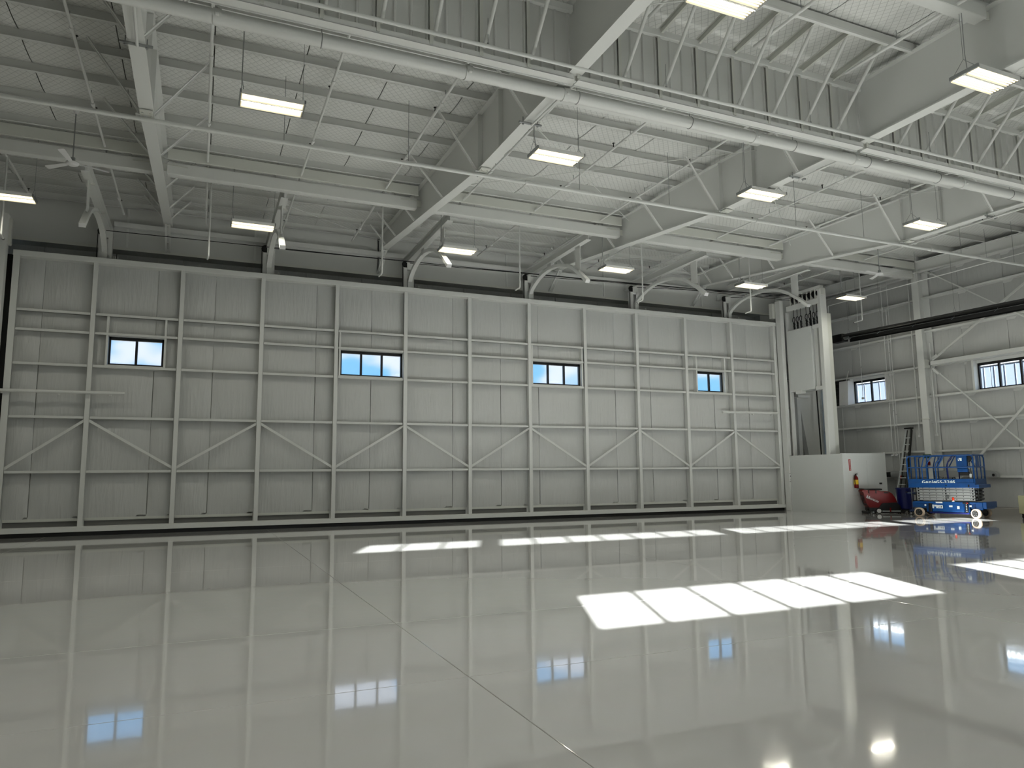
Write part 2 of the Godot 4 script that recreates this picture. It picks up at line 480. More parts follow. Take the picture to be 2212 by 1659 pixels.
func build_roof():
	var c := shell("ceiling", "white netted roof insulation between rows of steel purlins", "ceiling")
	var m := MB.new()
	# the roof deck above everything
	m.box(Vector3((XL + XR) / 2, 11.2, 13.0), Vector3(XR - XL + 0.6, 0.2, 30.0))
	put("roof_deck", m, M.steel2, c)
	var zs := [-1.08, 0.27, 1.70, 3.13, 4.72, 6.20, 7.59, 8.92, 10.20, 11.45, 12.8, 14.15, 15.5, 16.95, 18.4, 19.85, 21.3, 22.75, 24.2, 25.65, 27.1]
	var w := 1.775
	for k in zs.size():
		var z: float = zs[k]
		if z < 13.9 or z > 15.0:
			m = MB.new()
			var y := roof_y(z)
			m.bar(Vector3(XL, y + 0.11, z), Vector3(XR, y + 0.11, z), 0.012, 0.22)
			m.bar(Vector3(XL, y + 0.006, z + 0.035), Vector3(XR, y + 0.006, z + 0.035), 0.075, 0.012)
			m.bar(Vector3(XL, y + 0.22, z - 0.035), Vector3(XR, y + 0.22, z - 0.035), 0.075, 0.012)
			put("purlin", m, M.girt, c)
		if k == zs.size() - 1: continue
		var z2: float = zs[k + 1]
		var o := Vector3(0, roof_y(z) + 0.21, z)
		var uy := Vector3(0, roof_y(z2) - roof_y(z), z2 - z)
		if z < 16.0:
			for i in 21:
				var x0 := -2.75 + w * (i - 0.333)
				if x0 + w < XL or x0 > XR: continue
				m = MB.new()
				m.pillow(Vector3(x0, 0, 0) + o, Vector3(w - 0.02, 0, 0), uy, Vector3.DOWN, 0.04, 4, 4, true, 0.05, 0.012)
				put("insulation_batt", m, M.net, c)
		else:
			m = MB.new()
			m.pillow(Vector3(XL, 0, 0) + o, Vector3(XR - XL, 0, 0), uy, Vector3.DOWN, 0.05, 24, 4, true, 0.05)
			put("insulation_run", m, M.net, c)
	# the deep eave purlin beside the header beams
	for i in 5:
		m = MB.new(); m.cham(Vector3(FX[i] + 3.55, 10.13, 4.66), Vector3(6.8, 0.3, 0.06), 0.01)
		put("deep_purlin", m, M.steel2, c)
	# thin sway rods under the roof, in the bays beyond the header beams and before them
	var rods := [[4.35, 10.15, 4.3, 11.45, 10.2, -0.6], [4.35, 10.2, -0.6, 11.45, 10.15, 4.3], [11.45, 10.15, 4.3, 18.55, 10.2, -0.6], [11.45, 10.2, -0.6, 18.55, 10.15, 4.3], [11.45, 9.95, 11.0, 18.55, 10.1, 4.9], [11.45, 10.1, 4.9, 18.55, 9.95, 11.0], [18.55, 10.15, 4.3, 25.65, 10.2, -0.6], [18.55, 10.2, -0.6, 25.65, 10.15, 4.3], [18.55, 9.95, 11.0, 25.65, 10.1, 4.9], [18.55, 10.1, 4.9, 25.65, 9.95, 11.0], [11.5, 9.7, 14.6, 18.5, 9.7, 19.0], [25.65, 10.15, 4.3, 32.7, 10.2, -0.6]]
	for r in rods:
		m = MB.new(); m.tube([Vector3(r[0], r[1], r[2]), Vector3(r[3], r[4], r[5])], 0.011, 6)
		put("sway_rod", m, M.pipe, c)

func wall_pieces(o: Node3D, us: Array, ys: Array, holes: Array, at: Callable, ux: Vector3, out: Vector3, called: String, mat: Material, bulge: float):
	# insulation between girts: one stuffed piece per row and batt, cut round the windows
	for j in ys.size() - 1:
		var cuts: Array = us.duplicate()
		for h in holes:
			if h[2] < ys[j + 1] - 0.02 and h[3] > ys[j] + 0.02:
				cuts = cuts.filter(func(q): return q <= h[0] or q >= h[1]); cuts.append(h[0]); cuts.append(h[1])
		cuts.sort()
		for i in cuts.size() - 1:
			if cuts[i + 1] - cuts[i] < 0.05: continue
			var mid: float = (cuts[i] + cuts[i + 1]) / 2
			var skip := false
			for h in holes:
				if mid > h[0] and mid < h[1] and h[2] < ys[j + 1] - 0.02 and h[3] > ys[j] + 0.02: skip = true
			if skip: continue
			var m := MB.new()
			m.pillow(at.call(cuts[i] + 0.006, ys[j] + 0.01), ux * (cuts[i + 1] - cuts[i] - 0.012), Vector3(0, ys[j + 1] - ys[j] - 0.02, 0), out, bulge, 5, 4, false, 0.06, 0.006)
			put(called, m, mat, o)

func window(o: Node3D, a: Vector3, ux: Vector3, w: float, h: float, out: Vector3, panes: int, called := "window_frame"):
	# a dark framed window: frame, mullions, panes; a = lower corner, ux = along, out = into the room
	var t := 0.055
	var fr := MB.new()
	var d := 0.09
	var k := Transform3D(Basis(ux, Vector3.UP, ux.cross(Vector3.UP)), a)
	fr.box(Vector3(w / 2, t / 2, 0), Vector3(w, t, d), k); fr.box(Vector3(w / 2, h - t / 2 - 0.02, 0), Vector3(w, t + 0.04, d), k)
	fr.box(Vector3(t / 2, h / 2, 0), Vector3(t, h, d), k); fr.box(Vector3(w - t / 2, h / 2, 0), Vector3(t, h, d), k)
	for i in range(1, panes): fr.box(Vector3(w * i / panes, h / 2, 0), Vector3(0.07, h, d * 0.9), k)
	var f := put(called, fr, M.bronze, o)
	for i in panes:
		var g := MB.new()
		g.box(Vector3(w * (i + 0.5) / panes, h / 2, 0), Vector3(w / panes - 0.06, h - 0.1, 0.008), k)
		put("pane", g, M.glass, f)

func build_right_wall():
	var o := shell("wall_right", "white insulated end wall with rows of horizontal girts", "wall")
	var m := MB.new()
	# sheet outside, with openings for the two windows
	var x0 := XR + 0.16
	var x1 := XR + 0.2
	var wz := [[0.62, 2.45], [6.45, 8.85]]
	var wy := [4.76, 5.80]
	m.ab(Vector3(x0, -0.03, -1.9), Vector3(x1, wy[0], REAR + 0.3)); m.ab(Vector3(x0, wy[1], -1.9), Vector3(x1, 11.2, REAR + 0.3))
	var zc := -1.9
	for q in wz:
		m.ab(Vector3(x0, wy[0], zc), Vector3(x1, wy[1], q[0])); zc = q[1]
	m.ab(Vector3(x0, wy[0], zc), Vector3(x1, wy[1], REAR + 0.3))
	put("outer_sheet", m, M.steel2, o)
	m = MB.new(); m.cham(Vector3(XR + 0.02, 0.12, 13.0), Vector3(0.36, 0.3, 29.0), 0.02)
	put("kerb", m, M.concrete, o)
	var ys := [0.27, 1.39, 2.43, 3.61, 4.68, 5.93, 7.37, 8.79, 9.88, 10.75]
	var us := []
	for k in 17: us.append(-1.15 + 1.78 * k)
	us.append(REAR)
	var holes := []
	for q in wz: holes.append([q[0] - 0.05, q[1] + 0.05, 4.68, 5.93])
	wall_pieces(o, us, ys, holes, func(u, y): return Vector3(XR, y, u), Vector3(0, 0, 1), Vector3.LEFT, "insulation_batt", M.vinyl_wall, 0.05)
	for y in ys.slice(1, 9):
		m = MB.new()
		m.bar(Vector3(XR - 0.10, y, -1.1), Vector3(XR - 0.10, y, REAR), 0.21, 0.012)
		m.bar(Vector3(XR - 0.20, y + 0.03, -1.1), Vector3(XR - 0.20, y + 0.03, REAR), 0.012, 0.075)
		m.bar(Vector3(XR + 0.005, y - 0.05, -1.1), Vector3(XR + 0.005, y - 0.05, REAR), 0.012, 0.11)
		put("girt", m, M.girt, o)
	for i in 2:
		var q: Array = wz[i]
		var win := shell("window_%d" % (i + 1), ["dark-framed two-pane window nearest the corner in end wall", "dark-framed window at right edge in end wall"][i], "window")
		window(win, Vector3(XR + 0.08, wy[0] + 0.0, q[0]), Vector3(0, 0, 1), q[1] - q[0], wy[1] - wy[0], Vector3.LEFT, [2, 3][i])
		m = MB.new()
		for s in 2:
			m.ab(Vector3(XR - 0.2, 4.69, q[s] - (0.09 if s == 0 else -0.01)), Vector3(XR + 0.15, 5.92, q[s] + (-0.01 if s == 0 else 0.09)))
		m.ab(Vector3(XR - 0.02, 4.70, q[0]), Vector3(XR + 0.15, 4.76, q[1])); m.ab(Vector3(XR - 0.02, 5.80, q[0]), Vector3(XR + 0.15, 5.92, q[1]))
		put("jamb_lining", m, M.steel, win)

func build_rear_wall():
	# behind the photographer: a wall with two ribbons of windows between the frames, through which the sun falls
	var o := shell("wall_rear", "rear hangar wall with two ribbons of windows", "wall")
	var low := [[5.55, 11.05, 6], [13.0, 18.2, 6], [20.0, 25.3, 6]]
	var high := [[1.03, 4.0, 3], [4.45, 11.15, 7], [11.62, 18.25, 7], [18.75, 22.4, 4]]
	var rows := [[4.18, 5.2, low], [8.15, 9.02, high]]
	var m := MB.new()
	var y := -0.03
	for r in rows:
		m.ab(Vector3(XL, y, REAR), Vector3(XR, r[0], REAR + 0.25)); y = r[1]
		var x := XL
		for q in r[2]:
			m.ab(Vector3(x, r[0], REAR), Vector3(q[0], r[1], REAR + 0.25)); x = q[1]
		m.ab(Vector3(x, r[0], REAR), Vector3(XR, r[1], REAR + 0.25))
	m.ab(Vector3(XL, y, REAR), Vector3(XR, 11.2, REAR + 0.25))
	put("facing", m, M.vinyl_wall, o)
	var k := 3
	for r in rows:
		for q in r[2]:
			var win := shell("window_%d" % k, "ribbon window in the rear wall", "window"); k += 1
			window(win, Vector3(q[0], r[0], REAR + 0.12), Vector3(1, 0, 0), q[1] - q[0], r[1] - r[0], Vector3.FORWARD, q[2])

func build_door():
	var d := thing("hangar_door", "giant white insulated hangar door with steel grid and four small windows", "door")
	var m := MB.new()
	m = MB.new(); m.cham(Vector3(14.85, 8.335, -0.18), Vector3(29.14, 0.17, 0.4), 0.012); put("top_rail", m, M.steel, d)
	m = MB.new(); m.cham(Vector3(14.85, 0.195, -0.17), Vector3(29.14, 0.15, 0.42), 0.012); put("bottom_rail", m, M.steel, d)
	m = MB.new(); m.ab(Vector3(0.35, 0.0, -0.3), Vector3(29.35, 0.12, -0.06)); put("bottom_seal", m, M.black, d)
	# outer sheet with window openings
	var wins := [[2.89, 4.42, 2], [9.93, 12.12, 3], [17.24, 19.35, 3], [24.98, 26.41, 2]]
	var wy := [5.12, 6.0]
	m = MB.new()
	m.ab(Vector3(0.3, 0.25, -0.40), Vector3(29.4, wy[0], -0.36)); m.ab(Vector3(0.3, wy[1], -0.40), Vector3(29.4, 8.35, -0.36))
	var x := 0.3
	for w in wins:
		m.ab(Vector3(x, wy[0], -0.40), Vector3(w[0], wy[1], -0.36)); x = w[1]
	m.ab(Vector3(x, wy[0], -0.40), Vector3(29.4, wy[1], -0.36))
	put("outer_sheet", m, M.steel2, d)
	# stiles: wide-flange posts
	for i in 13:
		var px := BAY * i
		if i == 0: px = 0.38
		if i == 12: px = 29.31
		m = MB.new()
		var wf := 0.17 if i in [0, 12] else 0.13
		m.cham(Vector3(px, 4.26, -0.012), Vector3(wf, 7.98, 0.024), 0.006)
		m.ab(Vector3(px - 0.008, 0.27, -0.34), Vector3(px + 0.008, 8.25, -0.02))
		m.ab(Vector3(px - wf / 2, 0.27, -0.36), Vector3(px + wf / 2, 8.25, -0.336))
		put("stile", m, M.steel, d)
	var rows := [1.87, 3.48, 5.05, 6.06, 6.65]
	for i in 12:
		var a := BAY * i + 0.075
		var b := BAY * (i + 1) - 0.075
		if i == 0: a = 0.47
		if i == 11: b = 29.23
		for y in rows:
			m = MB.new()
			m.cham(Vector3((a + b) / 2, y, -0.05), Vector3(b - a, 0.075, 0.03), 0.006)
			m.ab(Vector3(a, y + 0.025, -0.33), Vector3(b, y + 0.037, -0.04))
			put("girt", m, M.girt, d)
		m = MB.new()
		m.ab(Vector3(a, 0.42, -0.31), Vector3(b, 0.56, -0.29)); m.ab(Vector3(a, 0.42, -0.36), Vector3(b, 0.44, -0.29))
		put("toe_angle", m, M.steel2, d)
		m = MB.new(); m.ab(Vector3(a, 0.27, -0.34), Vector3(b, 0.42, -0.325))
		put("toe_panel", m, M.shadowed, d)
		# knee brace between the two lower girts: up at odd posts
		var xa := BAY * i + 0.02
		var xb := BAY * (i + 1) - 0.02
		if i == 0: xa = 0.46
		if i == 11: xb = 29.24
		m = MB.new()
		if i % 2 == 0: m.bar(Vector3(xa, 1.96, -0.09), Vector3(xb, 3.42, -0.09), 0.012, 0.075, Vector3.BACK); m.bar(Vector3(xa, 1.96, -0.05), Vector3(xb, 3.42, -0.05), 0.075, 0.012, Vector3.BACK)
		else: m.bar(Vector3(xa, 3.42, -0.09), Vector3(xb, 1.96, -0.09), 0.012, 0.075, Vector3.BACK); m.bar(Vector3(xa, 3.42, -0.05), Vector3(xb, 1.96, -0.05), 0.075, 0.012, Vector3.BACK)
		put("brace", m, M.steel, d)
		# insulation: rows between the girts, each split at a seam
		var seam: float = a + (b - a) * [0.32, 0.72, 0.40, 0.75, 0.52, 0.78, 0.55, 0.18, 0.62, 0.30, 0.66, 0.42][i]
		var ys := [0.5, 1.87, 3.48, 5.05, 6.06, 6.65, 8.3]
		for j in 6:
			var bits := [[a - 0.06, seam], [seam, b + 0.06]]
			for w in wins:
				if j == 3 and w[0] > a - 0.2 and w[1] < b + 0.2:
					bits = [[a - 0.06, w[0] - 0.03], [w[1] + 0.03, b + 0.06]]
			for q in bits:
				if q[1] - q[0] < 0.12: continue
				m = MB.new()
				var tuck := 0.012 if j in [0, 2] else 0.005
				m.pillow(Vector3(q[0] + tuck, ys[j] + 0.008, -0.29), Vector3(q[1] - q[0] - 2 * tuck, 0, 0), Vector3(0, ys[j + 1] - ys[j] - 0.016, 0), Vector3.BACK, 0.07, 6, 5, false, 0.06, 0.012)
				put("insulation_panel", m, M.vinyl, d)
	for w in wins:
		var sub := Node3D.new()
		sub.name = "window"; d.add_child(sub, true)
		window(sub, Vector3(w[0], wy[0], -0.24), Vector3.RIGHT, w[1] - w[0], wy[1] - wy[0], Vector3.BACK, w[2])
		m = MB.new()
		var wide: bool = w[2] == 3
		for sx in [w[0] - 0.04, w[1] + 0.04]:
			var full := 6.62 if not wide else 6.66
			m.ab(Vector3(sx - 0.03, 5.05, -0.30), Vector3(sx + 0.03, full, -0.05))
		m.ab(Vector3(w[0], 5.02, -0.32), Vector3(w[1], 5.115, -0.06)); m.ab(Vector3(w[0], 6.005, -0.32), Vector3(w[1], 6.1, -0.1))
		put("window_lining", m, M.steel, d)
	for q in [[-0.4, 3.42, 4.21], [26.1, 29.16, 4.25]]:
		m = MB.new(); m.tube([Vector3(q[0], q[2], 0.08), Vector3(q[1], q[2] + 0.02, 0.08)], 0.05, 12)
		for k in [0.18, 0.55, 0.9]: m.cham(Vector3(lerpf(q[0], q[1], k), q[2] - 0.02, 0.03), Vector3(0.06, 0.12, 0.08), 0.005)
		put("locking_tube", m, M.pipe, d)
	for i in [1, 2, 3, 5, 7, 9, 11]:
		m = MB.new(); m.tube([Vector3(BAY * i + 0.45, 8.42, 0.0), Vector3(BAY * i + 0.45, 8.5, 0.0), Vector3(BAY * i + 0.5, 8.5, 0.0), Vector3(BAY * i + 0.5, 8.42, 0.0)], 0.008, 6)
		put("lifting_eye", m, M.steel2, d)

func build_frames():
	for i in range(1, 6):
		var x: float = FX[i]
		var f := thing("roof_rafter", ["", "white steel rafter frame furthest left, crossing over the door", "white steel rafter second from left, under the pipe clamp", "deep white rafter in the middle of the roof, third from left", "deep white rafter fourth from left, last before the end wall", "shallow white rafter along the top of the insulated end wall"][i], "rafter", Vector3(x, 0, 0))
		var end := i == 5
		var zs := [-0.45, 0.0, 2.4, 4.8, 7.2, 9.6, 11.0, 14.0, 18.0, 22.0, REAR]
		var poly := PackedVector2Array()
		var top := []
		var bot := []
		for z in zs:
			var yt := roof_y(z) - 0.02
			var yb := rafter_y(z) + 0.02
			if end: yb = yt - 0.42
			bot.append(Vector3(0, yb, z)); top.append(Vector3(0, yt, z))
		for p in bot: poly.append(Vector2(-p.z, p.y))
		top.reverse()
		for p in top: poly.append(Vector2(-p.z, p.y))
		top.reverse()
		var m := MB.new()
		m.prism(poly, 0.02, Transform3D(Basis(Vector3(0, 0, -1), Vector3.UP, Vector3.RIGHT), Vector3.ZERO))
		put("web", m, M.steel, f)
		m = MB.new()
		for k in zs.size() - 1: m.bar(bot[k] - Vector3(0, 0.01, 0), bot[k + 1] - Vector3(0, 0.01, 0), 0.26, 0.024)
		put("bottom_flange", m, M.steel, f)
		m = MB.new()
		for k in zs.size() - 1: m.bar(top[k] + Vector3(0, 0.01, 0), top[k + 1] + Vector3(0, 0.01, 0), 0.26, 0.02)
		put("top_flange", m, M.steel, f)
		m = MB.new(); m.ab(Vector3(-0.13, bot[0].y - 0.02, -0.47), Vector3(0.13, top[0].y, -0.445))
		put("end_plate", m, M.steel, f)
		if end: continue
		for z in [9.62, 10.9]:
			m = MB.new()
			m.ab(Vector3(-0.12, rafter_y(z) + 0.02, z - 0.01), Vector3(0.12, roof_y(z) - 0.03, z + 0.01))
			put("stiffener", m, M.steel, f)
		m = MB.new(); m.cham(Vector3(0, 8.755, 9.6), Vector3(0.24, 0.03, 0.5), 0.006); put("splice_plate", m, M.steel2, f)
		m = MB.new()
		for z in [9.45, 9.55, 9.65, 9.75]:
			for sx in [-0.07, 0.07]: m.lathe([[0.0, 0.0], [0.02, 0.0], [0.02, 0.02], [0.0, 0.02]], Transform3D(Basis.IDENTITY, Vector3(sx, 8.722, z)), 6)
		put("bolts", m, M.steel2, f).set_meta("kind", "stuff")
		for z in [0.4, 1.8, 4.1, 6.9, 9.5, 12.4]:
			for s in [-1.0, 1.0]:
				var yb := rafter_y(z) + 0.04
				var yt := roof_y(z) + 0.02
				var dx := clampf((yt - yb) * 0.85, 0.4, 1.0)
				m = MB.new()
				m.bar(Vector3(s * 0.12, yb, z), Vector3(s * (0.12 + dx), yt, z), 0.06, 0.008, Vector3.BACK)
				m.bar(Vector3(s * 0.12, yb, z + 0.03), Vector3(s * (0.12 + dx), yt, z + 0.03), 0.008, 0.06, Vector3.BACK)
				put("flange_brace", m, M.steel, f)
	# beams along the building between the frames
	for i in 5:
		var a: float = FX[i] + 0.14
		var b: float = FX[i + 1] - 0.16
		var where: String = ["left of the first rafter", "between first and second rafter", "between second and third rafter", "between third and fourth rafter", "between fourth rafter and end wall column"][i]
		var o := thing("header_beam", "white box beam carrying the door track beams, " + where, "beam", Vector3((a + b) / 2, 9.78, 4.45), 0, "header beams parallel to the door")
		var m := MB.new(); m.cham(Vector3.ZERO, Vector3(b - a, 0.32, 0.24), 0.01); put("box_section", m, M.steel, o)
		for s in [-1.0, 1.0]:
			m = MB.new(); m.cham(Vector3(s * ((b - a) / 2 + 0.06), 0.02, 0.06), Vector3(0.16, 0.2, 0.02), 0.004); put("end_bracket", m, M.steel2, o)
			m = MB.new(); m.ab(Vector3(s * (b - a) / 2 - s * 0.5, 0.06, 0.121), Vector3(s * (b - a) / 2, 0.09, 0.135)); put("weld_strip", m, M.steel2, o)
	for q in [[2, 11.35, 9.92, "behind the big sprinkler main between second and third rafter"], [3, 11.45, 9.85, "behind the big sprinkler main between third and fourth rafter"], [4, 11.45, 9.85, "behind the big main between fourth rafter and end wall"], [2, 17.0, 9.78, "above the upper lamps between second and third rafter"], [3, 17.0, 9.78, "beyond the upper lamps between third and fourth rafter"]]:
		var a: float = FX[q[0]] + 0.14
		var b: float = FX[q[0] + 1] - 0.2
		var o := thing("strut_beam", "white boxed strut beam " + q[3], "beam", Vector3((a + b) / 2, q[2] + 0.12, q[1]), 0, "strut beams under the roof")
		var m := MB.new(); m.cham(Vector3.ZERO, Vector3(b - a, 0.26, 0.24), 0.01); put("box_section", m, M.steel, o)
		m = MB.new(); m.cham(Vector3((b - a) / 2 + 0.09, 0.0, 0.04), Vector3(0.2, 0.16, 0.02), 0.004); put("end_bracket", m, M.steel2, o)
	# slotted struts from the frames' ends down to the header
	for i in range(1, 5):
		var x: float = FX[i]
		var o := thing("header_strut", "slotted white strut from end of " + ["", "leftmost", "second", "third", "fourth"][i] + " rafter down to door header", "strut", Vector3(x, 9.12, -1.1), 0, "slotted header struts")
		var p := Vector3(0, 0, 0)
		var q := Vector3(0, 0.66, 0.95)
		var m := MB.new()
		var up := Vector3(0, -0.82, 0.57)
		var L := (q - p).length()
		for s in [-1.0, 1.0]:
			m.bar(p, q, 0.045, 0.02, up, Vector2(s * 0.05, 0)); m.bar(p, q, 0.02, 0.07, up, Vector2(s * 0.07, 0))
		put("side_rails", m, M.steel, o)
		for k in 4:
			m = MB.new(); var c := p.lerp(q, 0.06 + 0.29 * k); var e := p.lerp(q, 0.06 + 0.29 * k + 0.05); m.bar(c, e, 0.07, 0.02, up); put("batten", m, M.steel, o)

func build_door_gear():
	# guide posts, curved tracks, the beams that carry them, and the lift cables
	var ax := [2.6, 7.5, 12.42, 17.3, 22.2, 27.1]
	var nm := ["leftmost", "second from the left", "third from the left", "fourth from the left", "fifth from the left", "rightmost, beside the counterweight tower"]
	for k in 6:
		var x: float = ax[k]
		var o := thing("track_beam", "white beam carrying a curved door track, " + nm[k], "beam", Vector3(x, 0, 0), 0, "track beams over the door")
		var m := MB.new()
		m.ibar(Vector3(0, 9.61, -1.12), Vector3(0, 9.61, 4.33), 0.2, 0.28, 0.016, 0.014)
		put("i_section", m, M.steel, o)
		m = MB.new(); m.cham(Vector3(0, 9.05, 3.55), Vector3(0.025, 0.86, 0.36), 0.005); put("hanger_plate", m, M.steel, o)
		m = MB.new(); m.cham(Vector3(0, 9.40, 1.35), Vector3(0.03, 0.2, 0.3), 0.005); put("saddle_plate", m, M.steel, o)
		m = MB.new(); m.cham(Vector3(0.08, 9.45, 1.22), Vector3(0.12, 0.05, 0.08), 0.008); m.cham(Vector3(0.08, 9.45, 3.5), Vector3(0.12, 0.05, 0.08), 0.008); put("beam_clamp", m, M.steel2, o)
		var t := thing("curved_track", "curved white tube track arching up from door guide, " + nm[k], "track", Vector3(x, 0, 0), 0, "curved door tracks")
		m = MB.new()
		var pts := [Vector3(0, 8.46, -0.36), Vector3(0, 8.72, -0.35), Vector3(0, 8.88, -0.2), Vector3(0, 9.03, 0.1), Vector3(0, 9.15, 0.45), Vector3(0, 9.235, 0.9), Vector3(0, 9.265, 1.35), Vector3(0, 9.235, 1.85), Vector3(0, 9.14, 2.35), Vector3(0, 8.98, 2.85), Vector3(0, 8.75, 3.3), Vector3(0, 8.46, 3.72), Vector3(0, 8.08, 4.2)]
		for g in pts.size() - 1: m.bar(pts[g] - (pts[g + 1] - pts[g]).normalized() * 0.02, pts[g + 1], 0.15, 0.11, Vector3(0, 0.5, 0.6) if g < 2 else Vector3.UP)
		put("track_tube", m, M.pipe, t)
		m = MB.new(); var dn: Vector3 = (pts[12] - pts[11]).normalized(); m.bar(pts[12], pts[12] + dn * 0.012, 0.16, 0.12); put("end_cap", m, M.white, t)
		var g := thing("guide_post", "pair of white guide channels above the door top, " + nm[k], "guide post", Vector3(x, 0, -0.55), 0, "door guide posts")
		for s in [-1.0, 1.0]:
			m = MB.new(); m.cbar(Vector3(s * 0.13, 8.44, 0), Vector3(s * 0.13, 9.28, 0), 0.12, 0.2, 0.014, -s, Vector3.BACK); put("channel", m, M.steel, g)
		m = MB.new(); m.cham(Vector3(0.06, 9.36, 0.02), Vector3(0.26, 0.3, 0.16), 0.01); put("sheave_box", m, M.steel, g)
		m = MB.new(); m.lathe([[0.0, -0.02], [0.13, -0.02], [0.11, 0.0], [0.13, 0.02], [0.0, 0.02]], Transform3D(Basis(Vector3.RIGHT, PI / 2), Vector3(-0.12, 9.42, 0.05)), 16); put("sheave", m, M.dark, g)
		m = MB.new(); m.tube([Vector3(-0.23, 9.4, 0.05), Vector3(-0.23, 8.42, 0.08)], 0.012, 6); put("drop_rope", m, M.cable, g)
		for s in [-1.0, 1.0]:
			m = MB.new(); m.lathe([[0.0, 0.0], [0.03, 0.0], [0.03, 0.03], [0.0, 0.03]], Transform3D(Basis(Vector3.RIGHT, PI / 2), Vector3(s * 0.11, 8.5, 0.11)), 8); put("bolt_head", m, M.dark, g)
	for k in 6:
		var m := MB.new()
		var zt := 0.85 + 0.24 * k
		m.tube([Vector3(ax[k] + 0.0, 9.43, -0.42 + 0.04 * k), Vector3(29.5, 9.27, zt)], 0.012, 6)
		one("lift_cable", m, M.cable, "thin black steel cable running along the door header to the counterweight tower", "cable", "door lift cables")

func build_tower():
	var x := 29.62
	# portal of the counterweight: column, lintel, sheave plates
	var o := thing("counterweight_tower", "white steel portal with sheaves beside right edge of hangar door", "tower", Vector3(x, 0, 0))
	var m := MB.new(); m.cham(Vector3(0.08, 4.7, 2.42), Vector3(0.34, 9.4, 0.2), 0.012); put("column", m, M.steel, o)
	m = MB.new(); m.cham(Vector3(0.06, 9.3, 2.42), Vector3(0.28, 0.3, 0.26), 0.012); put("column_cap", m, M.steel2, o)
	m = MB.new(); m.cham(Vector3(0.46, 4.2, 2.34), Vector3(0.24, 8.4, 0.14), 0.01); put("rear_column", m, M.steel2, o)
	m = MB.new(); m.cham(Vector3(0.08, 4.4, 0.44), Vector3(0.16, 8.8, 0.1), 0.01); put("inner_column", m, M.steel, o)
	m = MB.new(); m.cham(Vector3(0, 8.92, 1.5), Vector3(0.2, 0.22, 1.86), 0.01); put("lintel", m, M.steel, o)
	m = MB.new(); m.cham(Vector3(0.05, 9.5, 1.2), Vector3(0.22, 0.14, 2.6), 0.01); put("top_beam", m, M.steel, o)
	for k in 7:
		m = MB.new(); m.cham(Vector3(0, 9.22, 0.86 + 0.235 * k), Vector3(0.26, 0.4, 0.05), 0.006); put("sheave_plate", m, M.steel2, o)
		m = MB.new(); m.lathe([[0.0, -0.025], [0.15, -0.025], [0.12, 0.0], [0.15, 0.025], [0.0, 0.025]], Transform3D(Basis(Vector3.RIGHT, PI / 2), Vector3(0.0, 9.24, 0.95 + 0.235 * k)), 14); put("sheave", m, M.dark, o)
	# the counterweight itself
	var c := thing("counterweight", "big white boxed counterweight hanging between tower columns", "counterweight", Vector3(x + 0.3, 5.17, 1.2))
	m = MB.new(); m.cham(Vector3(0, 1.38, 0.0), Vector3(0.7, 2.74, 1.36), 0.012); put("box", m, M.board, c)
	m = MB.new(); m.cham(Vector3(-0.1, 1.38, 0.8), Vector3(0.3, 2.7, 0.2), 0.01); put("guide_channel", m, M.steel, c)
	for q in [[2.68, 0.95], [0.02, 0.95], [-0.03, -0.2]]:
		m = MB.new(); m.cham(Vector3(-0.25, q[0], q[1]), Vector3(0.24, 0.16, 0.36), 0.008); put("guide_shoe", m, M.steel, c)
	m = MB.new(); m.ab(Vector3(-0.33, 1.30, 0.2), Vector3(-0.352, 1.306, 0.67)); put("sheet_joint", m, M.steel2, c)
	# cable turnbuckles over the box
	for k in 7:
		var z := 0.90 + 0.20 * k + (0.12 if k > 2 else 0.0)
		m = MB.new()
		m.tube([Vector3(x, 8.82, z), Vector3(x, 8.45, z)], 0.012, 6)
		m.tube([Vector3(x, 8.2, z), Vector3(x - 0.02, 8.33, z - 0.06), Vector3(x, 8.45, z - 0.05), Vector3(x, 8.5, z), Vector3(x, 8.45, z + 0.06), Vector3(x, 8.3, z + 0.04), Vector3(x, 8.2, z)], 0.016, 6)
		m.tube([Vector3(x, 8.2, z), Vector3(x, 7.95, z)], 0.035, 8)
		for j in 4: m.cham(Vector3(x - 0.02, 8.0 + 0.07 * j, z + 0.04 - 0.02 * (j % 2)), Vector3(0.06, 0.035, 0.09), 0.006)
		one("cable_turnbuckle", m, M.black, "black cable end with clips and turnbuckle above the white counterweight box", "turnbuckle", "cable ends over the counterweight")
	# the low partition guarding the tower
	var g := thing("guard_partition", "low white boarded enclosure around the foot of the counterweight tower", "enclosure", Vector3(29.62, 0, 0))
	m = MB.new(); m.ab(Vector3(-0.18, 0, 0.36), Vector3(-0.12, 2.38, 3.1)); put("side_board", m, M.board, g)
	m = MB.new(); m.ab(Vector3(-0.18, 0, 3.1), Vector3(2.25, 2.4, 3.2)); put("front_board", m, M.board, g)
	m = MB.new(); m.ab(Vector3(1.15, 0.02, 3.2), Vector3(2.05, 2.1, 3.206)); put("hatch_panel", m, M.board, g)
	m = MB.new(); m.cham(Vector3(1.85, 1.17, 3.225), Vector3(0.13, 0.06, 0.04), 0.008); put("hatch_latch", m, M.black, g)
	m = MB.new(); m.cham(Vector3(0.55, 0.7, 3.205), Vector3(1.1, 0.012, 0.012), 0.003); put("seam_strip", m, M.steel2, g)
	m = MB.new(); m.ab(Vector3(2.17, 0, 1.9), Vector3(2.25, 2.4, 3.1)); put("return_board", m, M.board, g)
	m = MB.new(); m.cham(Vector3(2.2, 2.42, 3.15), Vector3(0.1, 0.05, 0.1), 0.005); put("corner_cap", m, M.steel, g)
	# steelwork in the recess behind
	var r := thing("corner_column", "tapered white steel column standing in recess behind counterweight", "column", Vector3(31.35, 0, -0.8))
